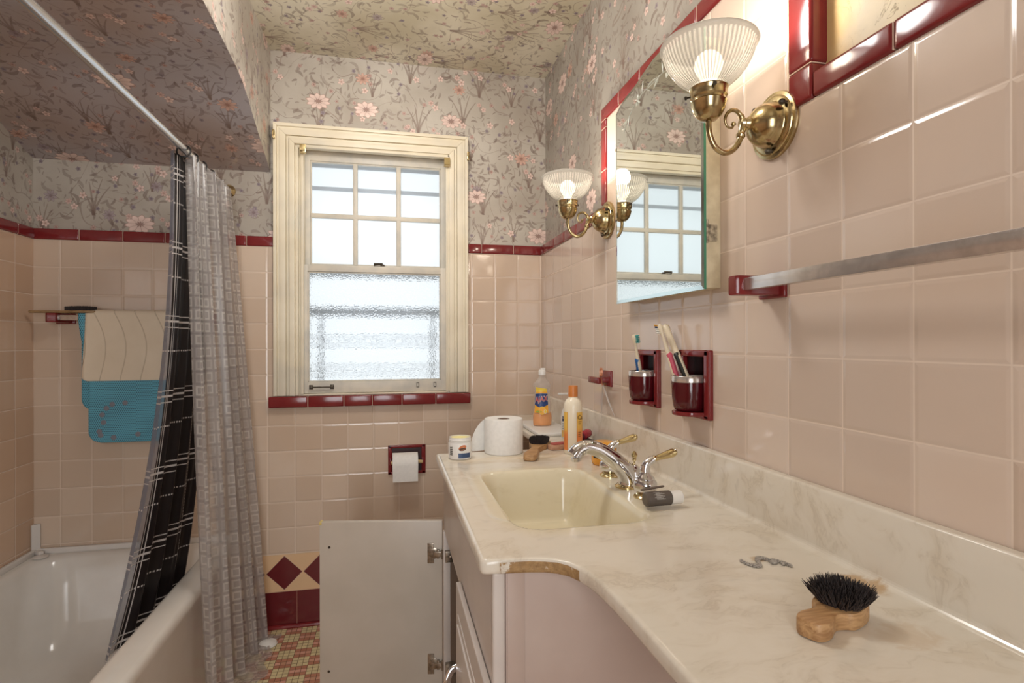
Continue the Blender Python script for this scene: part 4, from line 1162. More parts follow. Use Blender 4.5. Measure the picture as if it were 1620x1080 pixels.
# near shoe brush: handle tip at (.478,.553), head towards (.565,.605)
brush('shoe_brush', 'short wooden brush with dark bristles, nearest on the counter front', .468, .548, ZC+.0003, math.atan2(.045, .105),
      [(0, 0), (.001, .010), (.008, .0165), (.022, .018), (.036, .0145), (.046, .0135), (.056, .019), (.064, .0255), (.085, .027), (.104, .024), (.111, .016), (.112, 0)], .021, .084, .049, .048, .023, 1700, M['wood'], dict(spread=.009, rr_=.0010, jit=.8))
brush('hair_brush', 'wooden curved handle brush with black bristles by the sink, behind the bowl', .392, 1.552, ZC-.0015, math.radians(66.5),
      [(0, 0), (.002, .014), (.02, .020), (.06, .018), (.11, .013), (.15, .019), (.18, .029), (.215, .034), (.245, .030), (.262, 0)], .018, .208, .088, .056, .019, 1500, M['wood'], dict(spread=.003, rr_=.0012))
t = thing('nail_brush', (.535, 1.70, ZC), 'small pinkish wooden brush lying behind the lotion bottle', 'brush')
mb = MB(); brush_body(mb, .492, 1.688, ZC+.0003, .25, [(0, 0), (.002, .012), (.01, .017), (.05, .018), (.085, .014), (.09, 0)], .016); mb.build('wooden_body', M['woodp'], t)
mb = MB(); brush_body(mb, .500, 1.690, ZC+.0160, .25, [(0, 0), (.002, .009), (.01, .013), (.05, .014), (.075, .010), (.08, 0)], .005, .002); props(mb.build('pad', plain('red_pad', (176, 84, 78), .7), t), 'red pad')
# orange jar of gel
ox, oy = .592, 1.475; z = ZC-.0035
t = thing('gel_jar', (ox, oy, z), 'orange jar with black label behind the faucet', 'jar')
S = Sh('orange_gel'); M['gel'] = S.done(S.pbr(lin(240, 168, 62), .22, 0, Subsurface_Weight=0.0))
mb = MB(); mb.lathe([(0, 0), (.030, 0), (.034, .004), (.0355, .012), (.0355, .055), (.033, .062), (.030, .064), (0, .064)], T(ox, oy, z), 40); mb.build('jar_body', M['gel'], t)
a0 = math.atan2(-oy, -ox)
mb = MB(); patch(mb, ox, oy, z+.022, z+.052, .0355, a0-.95, a0-.30, 0, 12, .0005)
mb.build('label', [M['black']], t, recalc=False)
mb = MB(); patch(mb, ox, oy, z+.027, z+.0295, .0355, a0-.85, a0-.4, 0, 8, .001)
for q in (-.84, -.68, -.52): patch(mb, ox, oy, z+.035, z+.043, .0355, a0+q, a0+q+.10, 0, 4, .001)
mb.build('printed_marks', plain('silver_print', (206, 204, 196), .4), t, smooth=False, recalc=False)
# red tube lying on dark comb
t = thing('red_lotion_tube', (.655, 1.78, ZC+.03), 'red tube lying on a dark brush head against the backsplash', 'tube')
mb = MB(); mb.tube([(.618, 1.735, ZC+.030), (.626, 1.745, ZC+.031), (.650, 1.775, ZC+.032), (.660, 1.787, ZC+.032), (.664, 1.792, ZC+.031)], [.010, .0145, .0150, .0145, .010], 18); mb.build('tube_body', mottled('crimson_plastic', (186, 44, 66), (150, 26, 46), 80, .25), t)
mb = MB(); mb.tube([(.609, 1.725, ZC+.029), (.620, 1.737, ZC+.030)], [.007, .012], 16); mb.build('tube_neck', plain('dark_crimson', (92, 20, 40), .3), t)
t = thing('dark_brush', (.64, 1.76, ZC), 'dark vented hair brush lying under the red tube', 'brush')
mb = MB(); mb.box((.600, 1.725, ZC+.0004), (.664, 1.80, ZC+.016), .006, 0, 3); props(mb.build('brush_head', plain('dark_green_plastic', (36, 40, 42), .4), t), None)
mb = MB(); mb.tube([(.655, 1.73, ZC+.010), (.664, 1.67, ZC+.010), (.668, 1.62, ZC+.008)], [.007, .006, .006], 10); mb.build('brush_handle', M['black'], t)
# dropper bottle lying down, little pen
c0 = Vector((.514, 1.058, ZC+.0165)); d0 = Vector((1, .02, 0)).normalized()
t = thing('tube_bottle', (c0.x, c0.y, ZC), 'small dark grey bottle with frosted white cap lying beside the faucet', 'bottle')
R0 = .0152
mb = MB(); mb.lathe([(0, 0), (R0-.003, 0), (R0, .003), (R0, .056), (R0-.002, .058), (0, .058)], axis_m(c0, d0), 36); mb.build('bottle_body', mottled('dark_grey_label', (98, 88, 82), (84, 76, 70), 40, .35), t)
mb = MB(); mb.lathe([(0, .058), (R0-.0012, .058), (R0-.0012, .082), (R0-.003, .084), (0, .084)], axis_m(c0, d0), 36); mb.build('cap', plain('frosted_cap', (236, 232, 226), .3), t)
mb = MB()
for k in range(9):
    aa = 2.1+k*.11; s0 = .020 if k % 3 else .016; s1 = .030+.010*((k*7) % 3)/2
    A = axis_m(c0, d0)
    # fine printed rows facing the camera
    e1 = (A.to_3x3() @ Vector((1, 0, 0))); e2 = (A.to_3x3() @ Vector((0, 1, 0)))
    th0 = math.atan2(*(lambda q: (q.dot(e2), q.dot(e1)))(Vector((-.35, -.75, .6)))) - .5+k*.12
    def fn(u, v, th0=th0, s0=s0, s1=s1): 
        th = th0+.05*v; return c0+d0*(s0+(s1-s0)*u)+(e1*math.cos(th)+e2*math.sin(th))*(R0+.0005)
    mb.grid(fn, 3, 1)
mb.build('printed_text', plain('pale_print', (200, 196, 190), .5), t, recalc=False)
t = thing('thin_tube', (.53, 1.084, ZC+.02), 'thin brown stick resting on top of the dark grey bottle', 'stick')
mb = MB(); mb.tube([(.519, 1.0860, ZC+.0285), (.523, 1.0865, ZC+.0288), (.572, 1.093, ZC+.0315), (.576, 1.0935, ZC+.0317)], [.0018, .0026, .0026, .0018], 12); mb.build('stick_body', plain('brown_stick', (112, 98, 88), .45), t)
# bracelet
t = thing('silver_bracelet', (.565, .75, ZC), 'silver rhinestone bracelet lying on the counter in front of the brush', 'bracelet')
P = spline([(.533, .7600, 0), (.537, .7460, 0), (.545, .7400, 0), (.552, .7455, 0), (.558, .7580, 0), (.566, .7660, 0), (.574, .7620, 0), (.578, .7540, 0), (.585, .7510, 0), (.592, .7400, 0), (.5945, .7290, 0)], 5)
mb = MB()
for i, p in enumerate(P):
    mb.lathe([(0, 0), (.0026, .0003), (.0032, .0020), (.0018, .0040), (0, .0042)], T(p.x, p.y+.0022*(-1)**i, ZC+.0003), 6)
mb.tube([(p.x, p.y, ZC+.0015) for p in P], .0013, 6)
mb.box((.572, .742, ZC+.0004), (.582, .750, ZC+.004), .001)
mb.box((.585, .735, ZC+.0004), (.592, .741, ZC+.004), .001)
mb.build('links', mottled('rhinestone_silver', (214, 212, 208), (150, 146, 142), 600, .3, .6), t)

# ------------------------------------------------------------------ TUMBLER HOLDERS, TUMBLERS, TOOTHBRUSHES
def tumbler_holder(Y0, Y1, z0, z1, label, hole):
    t = thing('tumbler_holder', (XR, (Y0+Y1)/2, z0), label, 'holder', 'maroon ceramic tumbler holders')
    mb = MB(); w = .021; x0, x1 = XR-.012, XR+.004
    mb.box((x0, Y0, z0), (x1, Y0+w, z1), .004, 0, 3); mb.box((x0, Y1-w, z0), (x1, Y1, z1), .004, 0, 3)
    mb.box((x0, Y0+.001, z1-w*.75), (x1, Y1-.001, z1), .004, 0, 3); mb.box((x0, Y0+.001, z0), (x1, Y1-.001, z0+w*.6), .004, 0, 3)
    mb.build('holder_frame', M['red'], t)
    mb = MB(); ha, hb = hole[0]-.002, hole[1]+.002; za, zb = RZ0-.002, RZ1+.002; xb = XR+.028
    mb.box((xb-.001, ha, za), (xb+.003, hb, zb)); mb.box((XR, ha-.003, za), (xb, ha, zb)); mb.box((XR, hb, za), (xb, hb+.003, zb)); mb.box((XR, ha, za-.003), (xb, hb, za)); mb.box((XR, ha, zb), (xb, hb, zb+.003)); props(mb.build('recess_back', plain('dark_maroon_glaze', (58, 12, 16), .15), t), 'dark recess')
    mb = MB(); yc = (Y0+Y1)/2
    poly = [(XR+.024, hole[0]+.001), (XR-.006, hole[0]+.001)]+[(XR-.022-.036*math.cos(a), yc+.042*math.sin(a)) for a in [-PI/2+PI*k/10 for k in range(11)]]+[(XR-.006, hole[1]-.001), (XR+.024, hole[1]-.001)]
    mb.prism(poly, z0+.006, z0+.016, 'XY', 0, .003); mb.build('cup_shelf', M['red'], t)
    return yc
M['tumbler'] = mottled('dark_maroon_tumbler', (84, 16, 24), (72, 12, 20), 5, .1)
def tumbler(yc, z0, label):
    xc = XR-.019; r = .0405
    t = thing('bathroom_tumbler', (xc, yc, z0), label, 'cup', 'maroon tumblers in the wall holders')
    mb = MB(); mb.lathe([(0, 0), (r-.010, 0), (r-.006, .003), (r-.003, .012), (r-.001, .03), (r, .060), (r, .074)], T(xc, yc, z0), 40, cap1=False)
    mb.lathe([(r-.002, .074), (r-.002, .03), (r-.005, .006), (0, .004)], T(xc, yc, z0), 40, cap0=False, cap1=False); mb.build('cup_body', M['tumbler'], t)
    mb = MB(); mb.lathe([(r+.0003, .066), (r+.0012, .067), (r+.0012, .079), (r, .0805), (r-.0025, .0800), (r-.0025, .070)], T(xc, yc, z0), 40, cap0=False, cap1=False); props(mb.build('rim_band', M['dull_chrome'], t), 'chrome rim band')
    return xc
zc0 = H-.1595
ya_ = tumbler_holder(1.345, 1.475, H-.1765, H-.0215, 'maroon ceramic tumbler holder nearer the corner, left of its twin', RY[1])
yb_ = tumbler_holder(1.103, 1.237, H-.1765, H-.0190, 'maroon ceramic tumbler holder under the mirror, right of its twin', RY[0])
xt = tumbler(ya_, zc0, 'maroon cup with metal rim in left holder, holding one blue toothbrush')
tumbler(yb_, zc0, 'maroon cup with metal rim in right holder, holding two toothbrushes')
M['tbwhite'] = plain('toothbrush_cream', (226, 212, 186), .3)
def toothbrush(p0, p1, grip, label, head_n, grp, tuft):
    p0, p1 = Vector(p0), Vector(p1); L = (p1-p0).length; d = (p1-p0).normalized()
    t = thing('toothbrush', p0, label, 'toothbrush', grp)
    hn = Vector(head_n).normalized(); q = lambda s_: p0+d*s_
    mb = MB(); bend = d.cross(hn).cross(d)
    ss = [0, .01, .04, .08, L*.60, L*.72, L*.82, L*.86, L*.92, L*.97, L]; rr2 = [.0040, .0056, .0066, .0064, .0052, .0036, .0034, .0050, .0070, .0070, .0040]
    if tuft == 'thick': rr2 = [.0045, .0068, .0084, .0084, .0080, .0076, .0074, .0078, .0086, .0082, .005]
    mb.tube([q(s_) for s_ in ss], rr2, 14, flat=None); mb.build('handle_body', M['tbwhite'], t)
    mb = MB(); k0 = L*.02; ss = [k0, L*.15, L*.35, L*.50, L*.56, L*.58]; 
    off = -hn*.0018
    mb.tube([q(s_)+off for s_ in ss], [.0052, .0068, .0074, .0070, .0074, .0050], 14); mb.build('rubber_grip', plain('grip_'+str(grip), grip, .45), t)
    mb = MB()
    cols = [(40, 150, 150), (236, 170, 60), (60, 76, 110), (232, 232, 226)]
    ms = [plain('bristle_%d' % i, c_, .6) for i, c_ in enumerate(cols)]
    for k in range(5):
        for j in (-1, 0, 1):
            b0 = q(L*(.865+.028*k))+hn*.004+d.cross(hn)*.003*j
            mb.tube([b0, b0+hn*.0095], [.0014, .0015], 6, mat=(0 if tuft == 'teal' else (1 if k > 3 else (2 if k == 3 else 3))))
    mb.build('bristle_tufts', ms, t)
def at(u, v, X):   # helper for reading the photo: point on plane x=X
    d = w_+r_*(u-810)/873.0-u_*(v-540)/873.0; k = X/d.x
    return Vector((d.x*k, d.y*k, d.z*k+H))
A = at(1017, 618, xt-.002); B = at(1003, 529, xt-.034)
toothbrush(A, B, (30, 90, 150), 'blue gripped toothbrush alone in the left tumbler', (.5, -.8, .0), 'toothbrushes in the tumblers', 'teal')
A = at(1077, 622, xt-.006); B = at(1043, 513, xt-.034)
toothbrush(A, B, (196, 84, 104), 'pink gripped toothbrush on the left in right tumbler', (-.85, .5, .1), 'toothbrushes in the tumblers', 'multi')
A = at(1096, 622, xt+.008); B = at(1052, 514, xt-.006)
toothbrush(A, B, (26, 30, 28), 'black gripped thick toothbrush on the right in right tumbler', (.8, .6, .1), 'toothbrushes in the tumblers', 'thick')
# toothbrush hook plate with scissors
t = thing('ceramic_hook', (XR, 1.70, H-.12), 'small maroon ceramic hook on the wall left of the tumbler holders', 'hook')
mb = MB(); mb.box((XR-.008, 1.672, H-.146), (XR+.002, 1.748, H-.094), .003, 0, 3); mb.box((XR-.046, 1.688, H-.133), (XR-.002, 1.728, H-.116), .004, 0, 3)
mb.box((XR-.054, 1.668, H-.135), (XR-.040, 1.752, H-.114), .004, 0, 3); mb.build('hook_body', M['red'], t)
M['steel'] = plain('scissor_steel', (206, 200, 196), .35, .35); M['copper'] = plain('copper_handle', (214, 146, 112), .3, .8)
t = thing('scissors', (XR-.05, 1.72, H-.13), 'slim scissors with copper handles hanging from the ceramic hook', 'scissors')
X = XR-.030; 
piv = at(953.5, 611, X)
mb = MB(); e1 = at(951, 667, X); mb.tube([piv+Vector((0, 0, .006)), piv.lerp(e1, .5), e1], [.0025, .0035, .0006], 8, flat=.35); mb.build('blade', M['steel'], t)
mb = MB(); e2 = at(973, 660, XR-.012); mb.tube([piv+Vector((0.001, 0, .006)), piv.lerp(e2, .5), e2], [.0025, .0035, .0006], 8, flat=.35); mb.build('blade', M['steel'], t)
mb = MB()
lp = at(950, 588, X-.022)
for dy in (-.006, .006):
    mb.tube([piv+Vector((0, 0, .002)), piv+Vector((-.004, dy*.5, .012)), lp+Vector((0, dy, -.010))], .0016, 8)
    mb.tube([lp+Vector((0, dy, 0))+Vector((.002, .005*math.cos(a), .012*math.sin(a))) for a in [2*PI*k/16 for k in range(16)]], .0014, 8, closed=True)
mb.build('finger_loop', M['copper'], t)

# ------------------------------------------------------------------ TOWEL BARS
t = thing('towel_bar', (XR, .6, H+.1), 'long square chrome towel bar on maroon bracket, right wall', 'towel bar')
def bracket(Y, name='bracket', s=1):
    mb = MB(); mb.box((XR-.008, Y-.036, H+.080), (XR+.001, Y+.036, H+.124), .004, 0, 3)
    poly = [(XR, Y-.026), (XR-.045, Y-.012), (XR-.080, Y-.014), (XR-.088, Y-.008), (XR-.088, Y+.012), (XR-.080, Y+.016), (XR-.045, Y+.014), (XR, Y+.028)]
    mb.prism(poly, H+.0850, H+.1215, 'XY', 0, .004); return mb.build(name, M['red'], t)
bracket(.902); bracket(.18)
mb = MB(); mb.box((XR-.0745, .17, H+.0935), (XR-.0605, .915, H+.1155), .001); props(mb.build('bar', M['dull_chrome'], t), 'square chrome bar')
# alcove bar
t = thing('towel_bar', (-1.0, D, H+.1), 'chrome towel bar with maroon bracket inside the tub alcove', 'towel bar')
for X in (-1.262, -.70):
    mb = MB(); mb.box((X-.034, D-.008, H+.077), (X+.034, D+.001, H+.119), .004, 0, 3)
    mb.prism([(X-.026, D), (X-.020, D-.05), (X-.030, D-.082), (X-.020, D-.090), (X+.006, D-.088), (X+.012, D-.05), (X+.026, D)], H+.0805, H+.1175, 'XY', 0, .004); mb.build('bracket', M['red'], t)
mb = MB(); mb.box((-1.275, D-.076, H+.0895), (-.69, D-.060, H+.1095), .001); mb.build('bar', M['dull_chrome'], t)
# bath brush lying on top of the bar
t = thing('bath_brush', (-1.2, D-.07, H+.112), 'long handled wooden bath brush balanced on the alcove towel bar', 'brush')
mb = MB(); zt_ = H+.1185
pr = [(0, 0), (.002, .008), (.03, .010), (.085, .009), (.11, .014), (.15, .024), (.19, .027), (.225, .020), (.235, 0)]
brush_body(mb, -1.352, D-.068, zt_-.0020, .0, pr, .010, .003)
mb.build('wooden_body', wood('olive_brush_wood', (168, 136, 96), (118, 92, 60)), t)
mb = MB(); bristles(mb, -1.352+.172, D-.068, zt_+.007, .105, .034, .019, 0, 1500, spread=.001, rr_=.0012); mb.build('bristles', M['bristle'], t, recalc=False)
# mats draped over the bar
def drape(x0f, x1f, yb, zbar, fr, back, thick, name, mat, rnd, parent, wav=0.0, yo=0.0):
    """cloth folded over the bar. fr/back: drop of front/back flaps; rounded lower corners"""
    Rb = .0125+yo
    def fn(u, v):
        L = fr+back+PI*Rb; s_ = v*L
        xa, xb = x0f(s_/L), x1f(s_/L)
        # rounded corner: pull in sides near the ends
        e = min(s_, L-s_); k = 0
        if e < rnd: k = rnd-math.sqrt(max(0, rnd*rnd-(rnd-e)**2))
        x = xa+k+(xb-k-xa-k)*u
        if s_ < back: y = yb+Rb; z = zbar-(back-s_)
        elif s_ < back+PI*Rb:
            a = (s_-back)/Rb; y = yb+Rb*math.cos(a); z = zbar+Rb*math.sin(a)
        else: y = yb-Rb; z = zbar-(s_-back-PI*Rb)
        y += wav*math.sin(x*34+z*7)*min(1, abs(zbar-z)*6)
        return Vector((x, y, z))
    mb = MB(); mb.grid(fn, 40, 120, 0, lambda u, v: (u*.5, v*(fr+back)))
    o = mb.build(name, mat, parent, recalc=False, ang=80)
    md = o.modifiers.new('thickness', 'SOLIDIFY'); md.thickness = thick; md.offset = 0
    return o
def mat_blue():
    S = Sh('blue_foam_mat'); x, y, z = S.pos(); p = .0072
    a = (x+z*.0)/p; b = z/p; row = b.floor().mod(2.0)
    fx = ((a+row*.5).fract()-.5)*p; fz = (b.fract()-.5)*p
    d = (fx*fx+fz*fz).sqrt(); hole = 1.0-S.ramp(d, .0017, .0024)
    c = S.mix(hole, lin(104, 180, 204), lin(52, 100, 120))
    return S.done(S.pbr(c, .6, 0, S.bump(1.0-hole, .7, .002)))
M['cupgrey'] = plain('cup_grey_blue', (128, 130, 140), .4)
t = thing('bath_mat', (-1.03, D-.068, H-.4), 'blue perforated bath mat hanging on the alcove bar, mostly behind the white mat', 'bath mat')
drape(lambda q: -1.182+.035*sm(.45, .75, q), lambda q: -.84, D-.068, H+.1105, .500, .375, .005, 'mat_body', mat_blue(), .045, t)
for x, z in ((-1.10, -.28), (-1.065, -.24), (-1.02, -.235), (-1.11, -.345), (-1.105, -.36), (-1.085, -.255), (-1.06, -.37), (-.975, -.36), (-1.095, -.31)):
    mb = MB(); mb.lathe([(0, 0), (.010, 0), (.010, .001), (.0075, .0025), (0, .0015)], axis_m((x, D-.0835, H+z), (0, -1, 0)), 14)
    props(mb.build('suction_cup', M['cupgrey'], t), 'grey suction cup')
t = thing('white_bath_towel', (-1.02, D-.068, H-.15), 'off white ribbed rubber mat folded over the alcove bar', 'bath mat')
def mat_white():
    S = Sh('off_white_mat'); x, y, z = S.pos()
    w = (x*1.0+S.math('SINE', z*14.0)*.025+z*.12); l = ((w*14.0).fract()-.5).abs(); g = 1.0-S.ramp(l, 0.0, .045)
    c = S.mix(S.noise(S.vec(x, y, z), 12, 4), lin(238, 224, 202), lin(222, 206, 182)); c = S.mix(g*.45, c, lin(158, 138, 112))
    return S.done(S.pbr(c, .7, 0, S.bump(1.0-g, .5, .002)))
drape(lambda q: -1.155-.012*sm(.5, 1, q), lambda q: -.80, D-.068, H+.1105, .258, .22, .004, 'mat_body', mat_white(), .018, t, .0012, .006)

# ------------------------------------------------------------------ TUB
tub = thing('bathtub', (-1.0, 1.77, 0), 'white enamel bathtub built into the left alcove', 'bathtub')
zr = H-.830
tx0, tx1, ty0, ty1 = XL+.002, -.640, 1.0, D-.002
def rrect(x0, x1, y0, y1, r, n=10):
    P = []
    for cx, cy, a0 in ((x1-r, y1-r, 0), (x0+r, y1-r, PI/2), (x0+r, y0+r, PI), (x1-r, y0+r, 1.5*PI)):
        for k in range(n+1):
            a = a0+PI/2*k/n; P.append((cx+r*math.cos(a), cy+r*math.sin(a)))
    return P
loops = []
def L_(x0, x1, y0, y1, r, z): loops.append([(p[0], p[1], z) for p in rrect(x0, x1, y0, y1, r)])
L_(tx0, tx1, ty0, ty1, .012, 0.0)
L_(tx0, tx1, ty0, ty1, .012, zr-.05)
L_(tx0, tx1+.004, ty0, ty1, .012, zr-.035)
L_(tx0, tx1+.004, ty0, ty1, .014, zr-.018)
L_(tx0, tx1-.002, ty0+.003, ty1, .014, zr-.006)
L_(tx0+.002, tx1-.012, ty0+.01, ty1-.002, .014, zr)
ix = (XL+.045, -.728, 1.09, D-.035)
L_(ix[0]-.012, ix[1]+.016, ix[2]-.02, ix[3]+.012, .10, zr+.001)
L_(ix[0], ix[1]+.004, ix[2], ix[3], .11, zr-.004)
L_(ix[0]+.006, ix[1]-.006, ix[2]+.012, ix[3]-.008, .12, zr-.018)
L_(ix[0]+.018, ix[1]-.020, ix[2]+.05, ix[3]-.035, .13, zr-.10)
L_(ix[0]+.035, ix[1]-.040, ix[2]+.10, ix[3]-.08, .14, zr-.22)
L_(ix[0]+.055, ix[1]-.060, ix[2]+.14, ix[3]-.12, .13, zr-.30)
L_(ix[0]+.09, ix[1]-.095, ix[2]+.19, ix[3]-.17, .11, zr-.335)
L_(ix[0]+.15, ix[1]-.15, ix[2]+.28, ix[3]-.26, .08, zr-.345)
mb = MB(); VR = [[mb.bm.verts.new(p) for p in l] for l in loops]; n = len(loops[0])
for a, b in zip(VR[:-1], VR[1:]):
    for k in range(n): mb.bm.faces.new((a[k], a[(k+1) % n], b[(k+1) % n], b[k]))
mb.bm.faces.new(VR[-1])
mb.build('tub_shell', M['enamel'], tub, ang=60)
mb = MB()   # caulk strips where tub meets tile
mb.box((XL+.001, 1.0, zr-.001), (XL+.017, D-.001, zr+.022), .006, 0, 3); mb.box((XL+.001, D-.017, zr-.001), (-.64, D-.001, zr+.022), .006, 0, 3)
mb.build('edge_strip', M['caulk'], tub)
t = thing('corner_guard', (XL, D, zr), 'white plastic splash guard standing in the tub back corner', 'guard')
mb = MB(); mb.prism([(XL+.001, D-.001), (XL+.001, D-.022), (XL+.006, D-.026), (XL+.026, D-.006), (XL+.022, D-.001)], zr+.021, H-.712, 'XY', 0, .002); mb.build('guard_body', M['caulk'], t)
mb = MB(); mb.lathe([(0, 0), (.024, 0), (.026, .003), (.018, .007), (0, .008)], T(XL+.052, D-.055, zr+.002), 24); mb.box((XL+.02, D-.04, zr+.004), (XL+.05, D-.022, zr+.02), .003, rot=Matrix.Rotation(-.7, 3, 'Z')); mb.build('foot', M['caulk'], t)

# ------------------------------------------------------------------ CURTAIN ROD AND CURTAINS
XRD, ZRD = -.6676, H+.6435
t = thing('curtain_rod', (XRD, D, ZRD), 'brushed chrome shower curtain rod running to the back wall', 'curtain rod')
mb = MB(); mb.tube([(XRD, YF+.002, ZRD), (XRD, D+.01, ZRD)], .0125, 24); mb.build('rod_tube', plain('brushed_chrome', (206, 206, 208), .24, 1.0), t)
mb = MB(); mb.lathe([(0, 0), (.026, 0), (.027, .003), (.020, .010), (.014, .016), (.0135, .016)], axis_m((XRD, D+.011, ZRD), (0, -1, 0)), 32); mb.build('end_flange', M['pbrass'], t)
def curtain_surface(top, bot, ztop, zbot, amp0, amp1, nf, ph=0.0, sag=None, bulge=0.0, jag=0.0, pw=1.0):
    """top/bot: (x,y) near, (x,y) far"""
    def fn(u, v):
        w = v**pw
        x = (top[0][0]*(1-u)+top[1][0]*u)*(1-w)+(bot[0][0]*(1-u)+bot[1][0]*u)*w
        y = (top[0][1]*(1-u)+top[1][1]*u)*(1-w)+(bot[0][1]*(1-u)+bot[1][1]*u)*w
        a = amp0+(amp1-amp0)*min(1, w*1.3)
        fq = u*nf*2*PI+ph+.9*math.sin(w*2.2+u*5)
        x += a*math.sin(fq)+a*.32*math.sin(fq*2.3+w*3)
        y += a*.55*math.cos(fq*1.0+.6)*math.sin(PI*u)
        x += bulge*math.sin(PI*w)
        z = ztop+(zbot-ztop)*v-(jag*abs(math.sin(fq*.5)) if v < .03 else 0)
        return Vector((x, y, z))
    return fn
def sqcurtain_mat():
    S = Sh('grey_checker_vinyl'); a, b = S.uv(); p = .043
    ta = a/p; tb = b/p; fa = (ta.fract()-.5).abs()*2.0; fb = (tb.fract()-.5).abs()*2.0; m_ = fa.mx(fb)
    ln = m_.gt(.93)
    rn = S.white(S.vec(ta.floor(), tb.floor(), 0.0)); chk = (ta.floor()+tb.floor()).mod(2.0)
    inner = m_.lt(.45); ring = m_.gt(.48)*m_.lt(.74)
    c = S.mix(rn, lin(200, 194, 193), lin(226, 221, 218))
    c = S.mix(chk*.6, c, lin(228, 223, 220))
    c = S.mix((ring*rn.gt(.45))*.85, c, lin(238, 234, 230)); c = S.mix((inner*rn.lt(.5))*.7, c, lin(226, 220, 216))
    c = S.mix(ln*.5, c, lin(130, 124, 126))
    op = .48+ring*.20+ln*.14-chk*.06
    t = S.n('BsdfTranslucent'); S.lk(c, t.inputs[0]); pz = S.pbr(c, .14, 0, S.bump(m_, .2, .001))
    s = S.mixs(.5, pz, V(S, t.outputs[0])); q = S.n('BsdfTransparent'); q.inputs[0].default_value = (.93, .92, .92, 1)
    return S.done(S.mixs(op, V(S, q.outputs[0]), s))
def blackcurtain_mat():
    S = Sh('black_lined_fabric'); a, b = S.uv()
    def lines(v, per, offs, w):
        q = (v/per).fract()*per; r = None
        for o in offs:
            k = (q-o).abs().lt(w); r = k if r is None else r.mx(k)
        return r
    h = lines(b, .245, (.05, .066, .0755+.012), .0017); h = h.mx(lines(b, .245, (.068,), .003))
    vl = lines(a, .30, (.085, .10), .0018)
    dash = (lines(b, .245, (.165,), .0025))*((a*90.0).fract().gt(.45)); dash = dash.mx(lines(a, .30, (.205,), .002)*((b*90.0).fract().gt(.45)))
    ln = h.mx(vl).mx(dash)
    hem = a.lt(.075)
    base = S.mix(hem, lin(30, 25, 26), lin(120, 124, 140))
    c = S.mix(ln*.9, base, lin(205, 200, 198))
    t = S.n('BsdfTranslucent'); S.lk(c, t.inputs[0]); pz = S.pbr(c, .3)
    s = S.mixs(.25, pz, V(S, t.outputs[0])); q = S.n('BsdfTransparent')
    return S.done(S.mixs(1.0-hem*.38*(1.0-ln), V(S, q.outputs[0]), s))
M['sqc'] = sqcurtain_mat(); M['blc'] = blackcurtain_mat()
t = thing('shower_curtain', (-.66, 2.2, ZRD), 'grey translucent shower curtain with square pattern hanging outside the tub', 'shower curtain')
mb = MB(); fn = curtain_surface([(-.660, 2.035), (-.652, 2.46)], [(-.575, 1.93), (-.515, 2.48)], ZRD-.0135, .012, .022, .024, 4.6, .4)
mb.grid(fn, 220, 90, 0, lambda u, v: (u*.98, v*1.86)); mb.build('curtain_sheet', M['sqc'], t, recalc=False, ang=180)
# crumpled hem lying on floor
def hem(u, v):
    x = -.56+.10*v+.012*math.sin(u*21)+.006*math.sin(v*17+u*9); y = 2.02+.44*u
    return Vector((x, y, .008+.020*abs(math.sin(u*17+v*2.5))*(1-v)+.006*abs(math.sin(v*9+u*30))))
mb = MB(); mb.grid(hem, 80, 12, 0, lambda u, v: (u*.6, v*.12)); mb.build('crumpled_hem', M['sqc'], t, recalc=False, ang=180)
t = thing('curtain_liner', (-.70, 2.2, ZRD), 'black shower curtain with white grid lines hanging inside the tub', 'shower curtain')
mb = MB(); fn = curtain_surface([(-.692, 1.985), (-.705, 2.42)], [(-.812, 1.830), (-.778, 2.36)], ZRD-.012, H-.935, .010, .014, 4.5, 2.2, pw=2.3)
mb.grid(fn, 160, 80, 0, lambda u, v: (u*.72, v*1.56)); mb.build('curtain_sheet', M['blc'], t, recalc=False, ang=180)
for i, y in enumerate((2.025, 2.10, 2.19, 2.29)):
    o = None
    mb = MB(); mb.tube([(XRD+.021*math.cos(a)-.002, y+.006*math.sin(a), ZRD-.006+.021*math.sin(a)) for a in [2*PI*k/20 for k in range(20)]], .0028, 8, closed=True)
    o = mb.build('curtain_ring', M['black']); props(o, ['black curtain ring nearest the camera, at the curtain top edge', 'second black curtain ring from the camera on the rod', 'third black curtain ring from the camera on the rod', 'black curtain ring farthest along the rod, nearest the window'][i], 'curtain ring', 'black curtain rings along the rod')
# white cap on the floor by the curtain
t = thing('floor_cap', (-.515, 2.43, 0), 'round white plastic lid on the floor at the curtain foot', 'lid')
mb = MB(); mb.lathe([(0, 0), (.036, 0), (.038, .004), (.034, .012), (.020, .018), (0, .020)], T(-.490, 2.405, .0005), 32); mb.build('lid_body', M['white'], t)

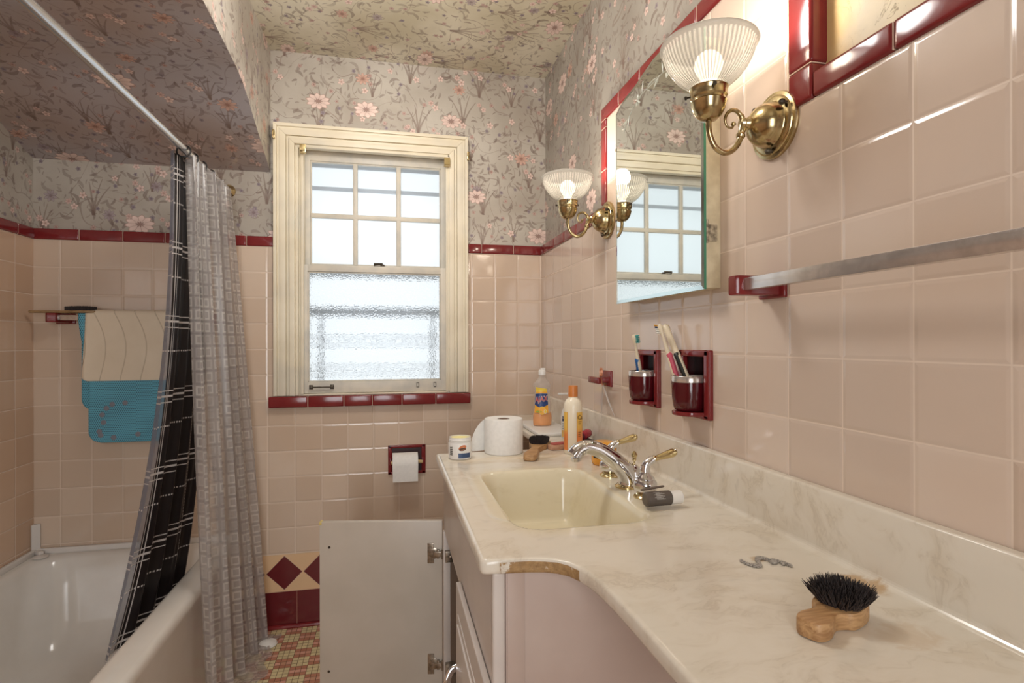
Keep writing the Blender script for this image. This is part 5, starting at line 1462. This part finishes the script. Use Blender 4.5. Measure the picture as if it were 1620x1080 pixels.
# ------------------------------------------------------------------ TOILET PAPER HOLDER
t = thing('paper_holder', (.07, D, H-.525), 'maroon ceramic toilet paper holder set in the back wall', 'holder')
x0, x1, z0, z1 = -.011, .155, H-.590, H-.4605
mb = MB(); w = .017
mb.box((x0, D-.012, z0), (x0+w, D+.002, z1), .004, 0, 3); mb.box((x1-w*1.1, D-.012, z0), (x1, D+.002, z1), .004, 0, 3); mb.box((x0, D-.012, z1-.013), (x1, D+.002, z1), .004, 0, 3); mb.box((x0, D-.012, z0), (x1, D+.002, z0+.013), .004, 0, 3)
mb.build('holder_frame', M['red'], t)
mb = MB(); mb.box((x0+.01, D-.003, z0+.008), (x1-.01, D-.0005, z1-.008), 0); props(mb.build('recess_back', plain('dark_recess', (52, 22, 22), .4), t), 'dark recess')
mb = MB(); mb.tube([(x0+.012, D-.030, H-.533), (x1-.014, D-.030, H-.533)], .0085, 14); mb.build('roller', plain('tan_wood_roller', (206, 176, 124), .5), t)
for xx in (x0+.012, x1-.014):
    mb = MB(); mb.box((xx-.005, D-.036, H-.545), (xx+.005, D-.002, H-.521), .003); mb.build('roller_post', M['red'], t)
t = thing('toilet_roll', (.064, D-.045, H-.533), 'white toilet paper roll hanging in the maroon wall holder', 'toilet paper')
R_ = axis_m((.0085, D-.052, H-.534), (1, 0, 0)); 
mb = MB(); mb.lathe([(.0225, 0), (.047, 0), (.048, .001), (.048, .108), (.047, .109), (.0225, .109)], R_, 48, cap0=False, cap1=False); 
def tail(u, v):
    return Vector((.0095+.107*u, D-.052-.0484, H-.534-.07*v)) + Vector((0, .002*v, 0))
mb.grid(tail, 2, 6); mb.build('paper_roll', M['paperw'], t, recalc=False)
mb = MB(); mb.lathe([(.0225, .0005), (.0225, .1085), (.0212, .1085), (.0212, .0005)], R_, 32, cap0=False, cap1=False); mb.build('cardboard_core', M['card'], t)

# ceiling fixture added out of frame as a made-up source of overhead fill
t = thing('overhead_fill_fixture', (-.05, 1.45, ZT), 'round flush ceiling fixture added above the frame as fill light', 'ceiling light')
mb = MB(); mb.lathe([(0, 0), (.16, 0), (.165, -.02), (.16, -.03), (0, -.03)], T(-.05, 1.45, ZT-.001), 40); mb.build('base', M['white'], t)
S = Sh('fill_diffuser'); e = S.n('Emission'); e.inputs[0].default_value = (1, .93, .84, 1); e.inputs[1].default_value = 1.5; M['diff'] = S.done(V(S, e.outputs[0]))
mb = MB(); mb.lathe([(.15, 0), (.145, -.03), (.11, -.06), (.05, -.075), (0, -.078)], T(-.05, 1.45, ZT-.031), 40, cap0=False); mb.build('diffuser', M['diff'], t)
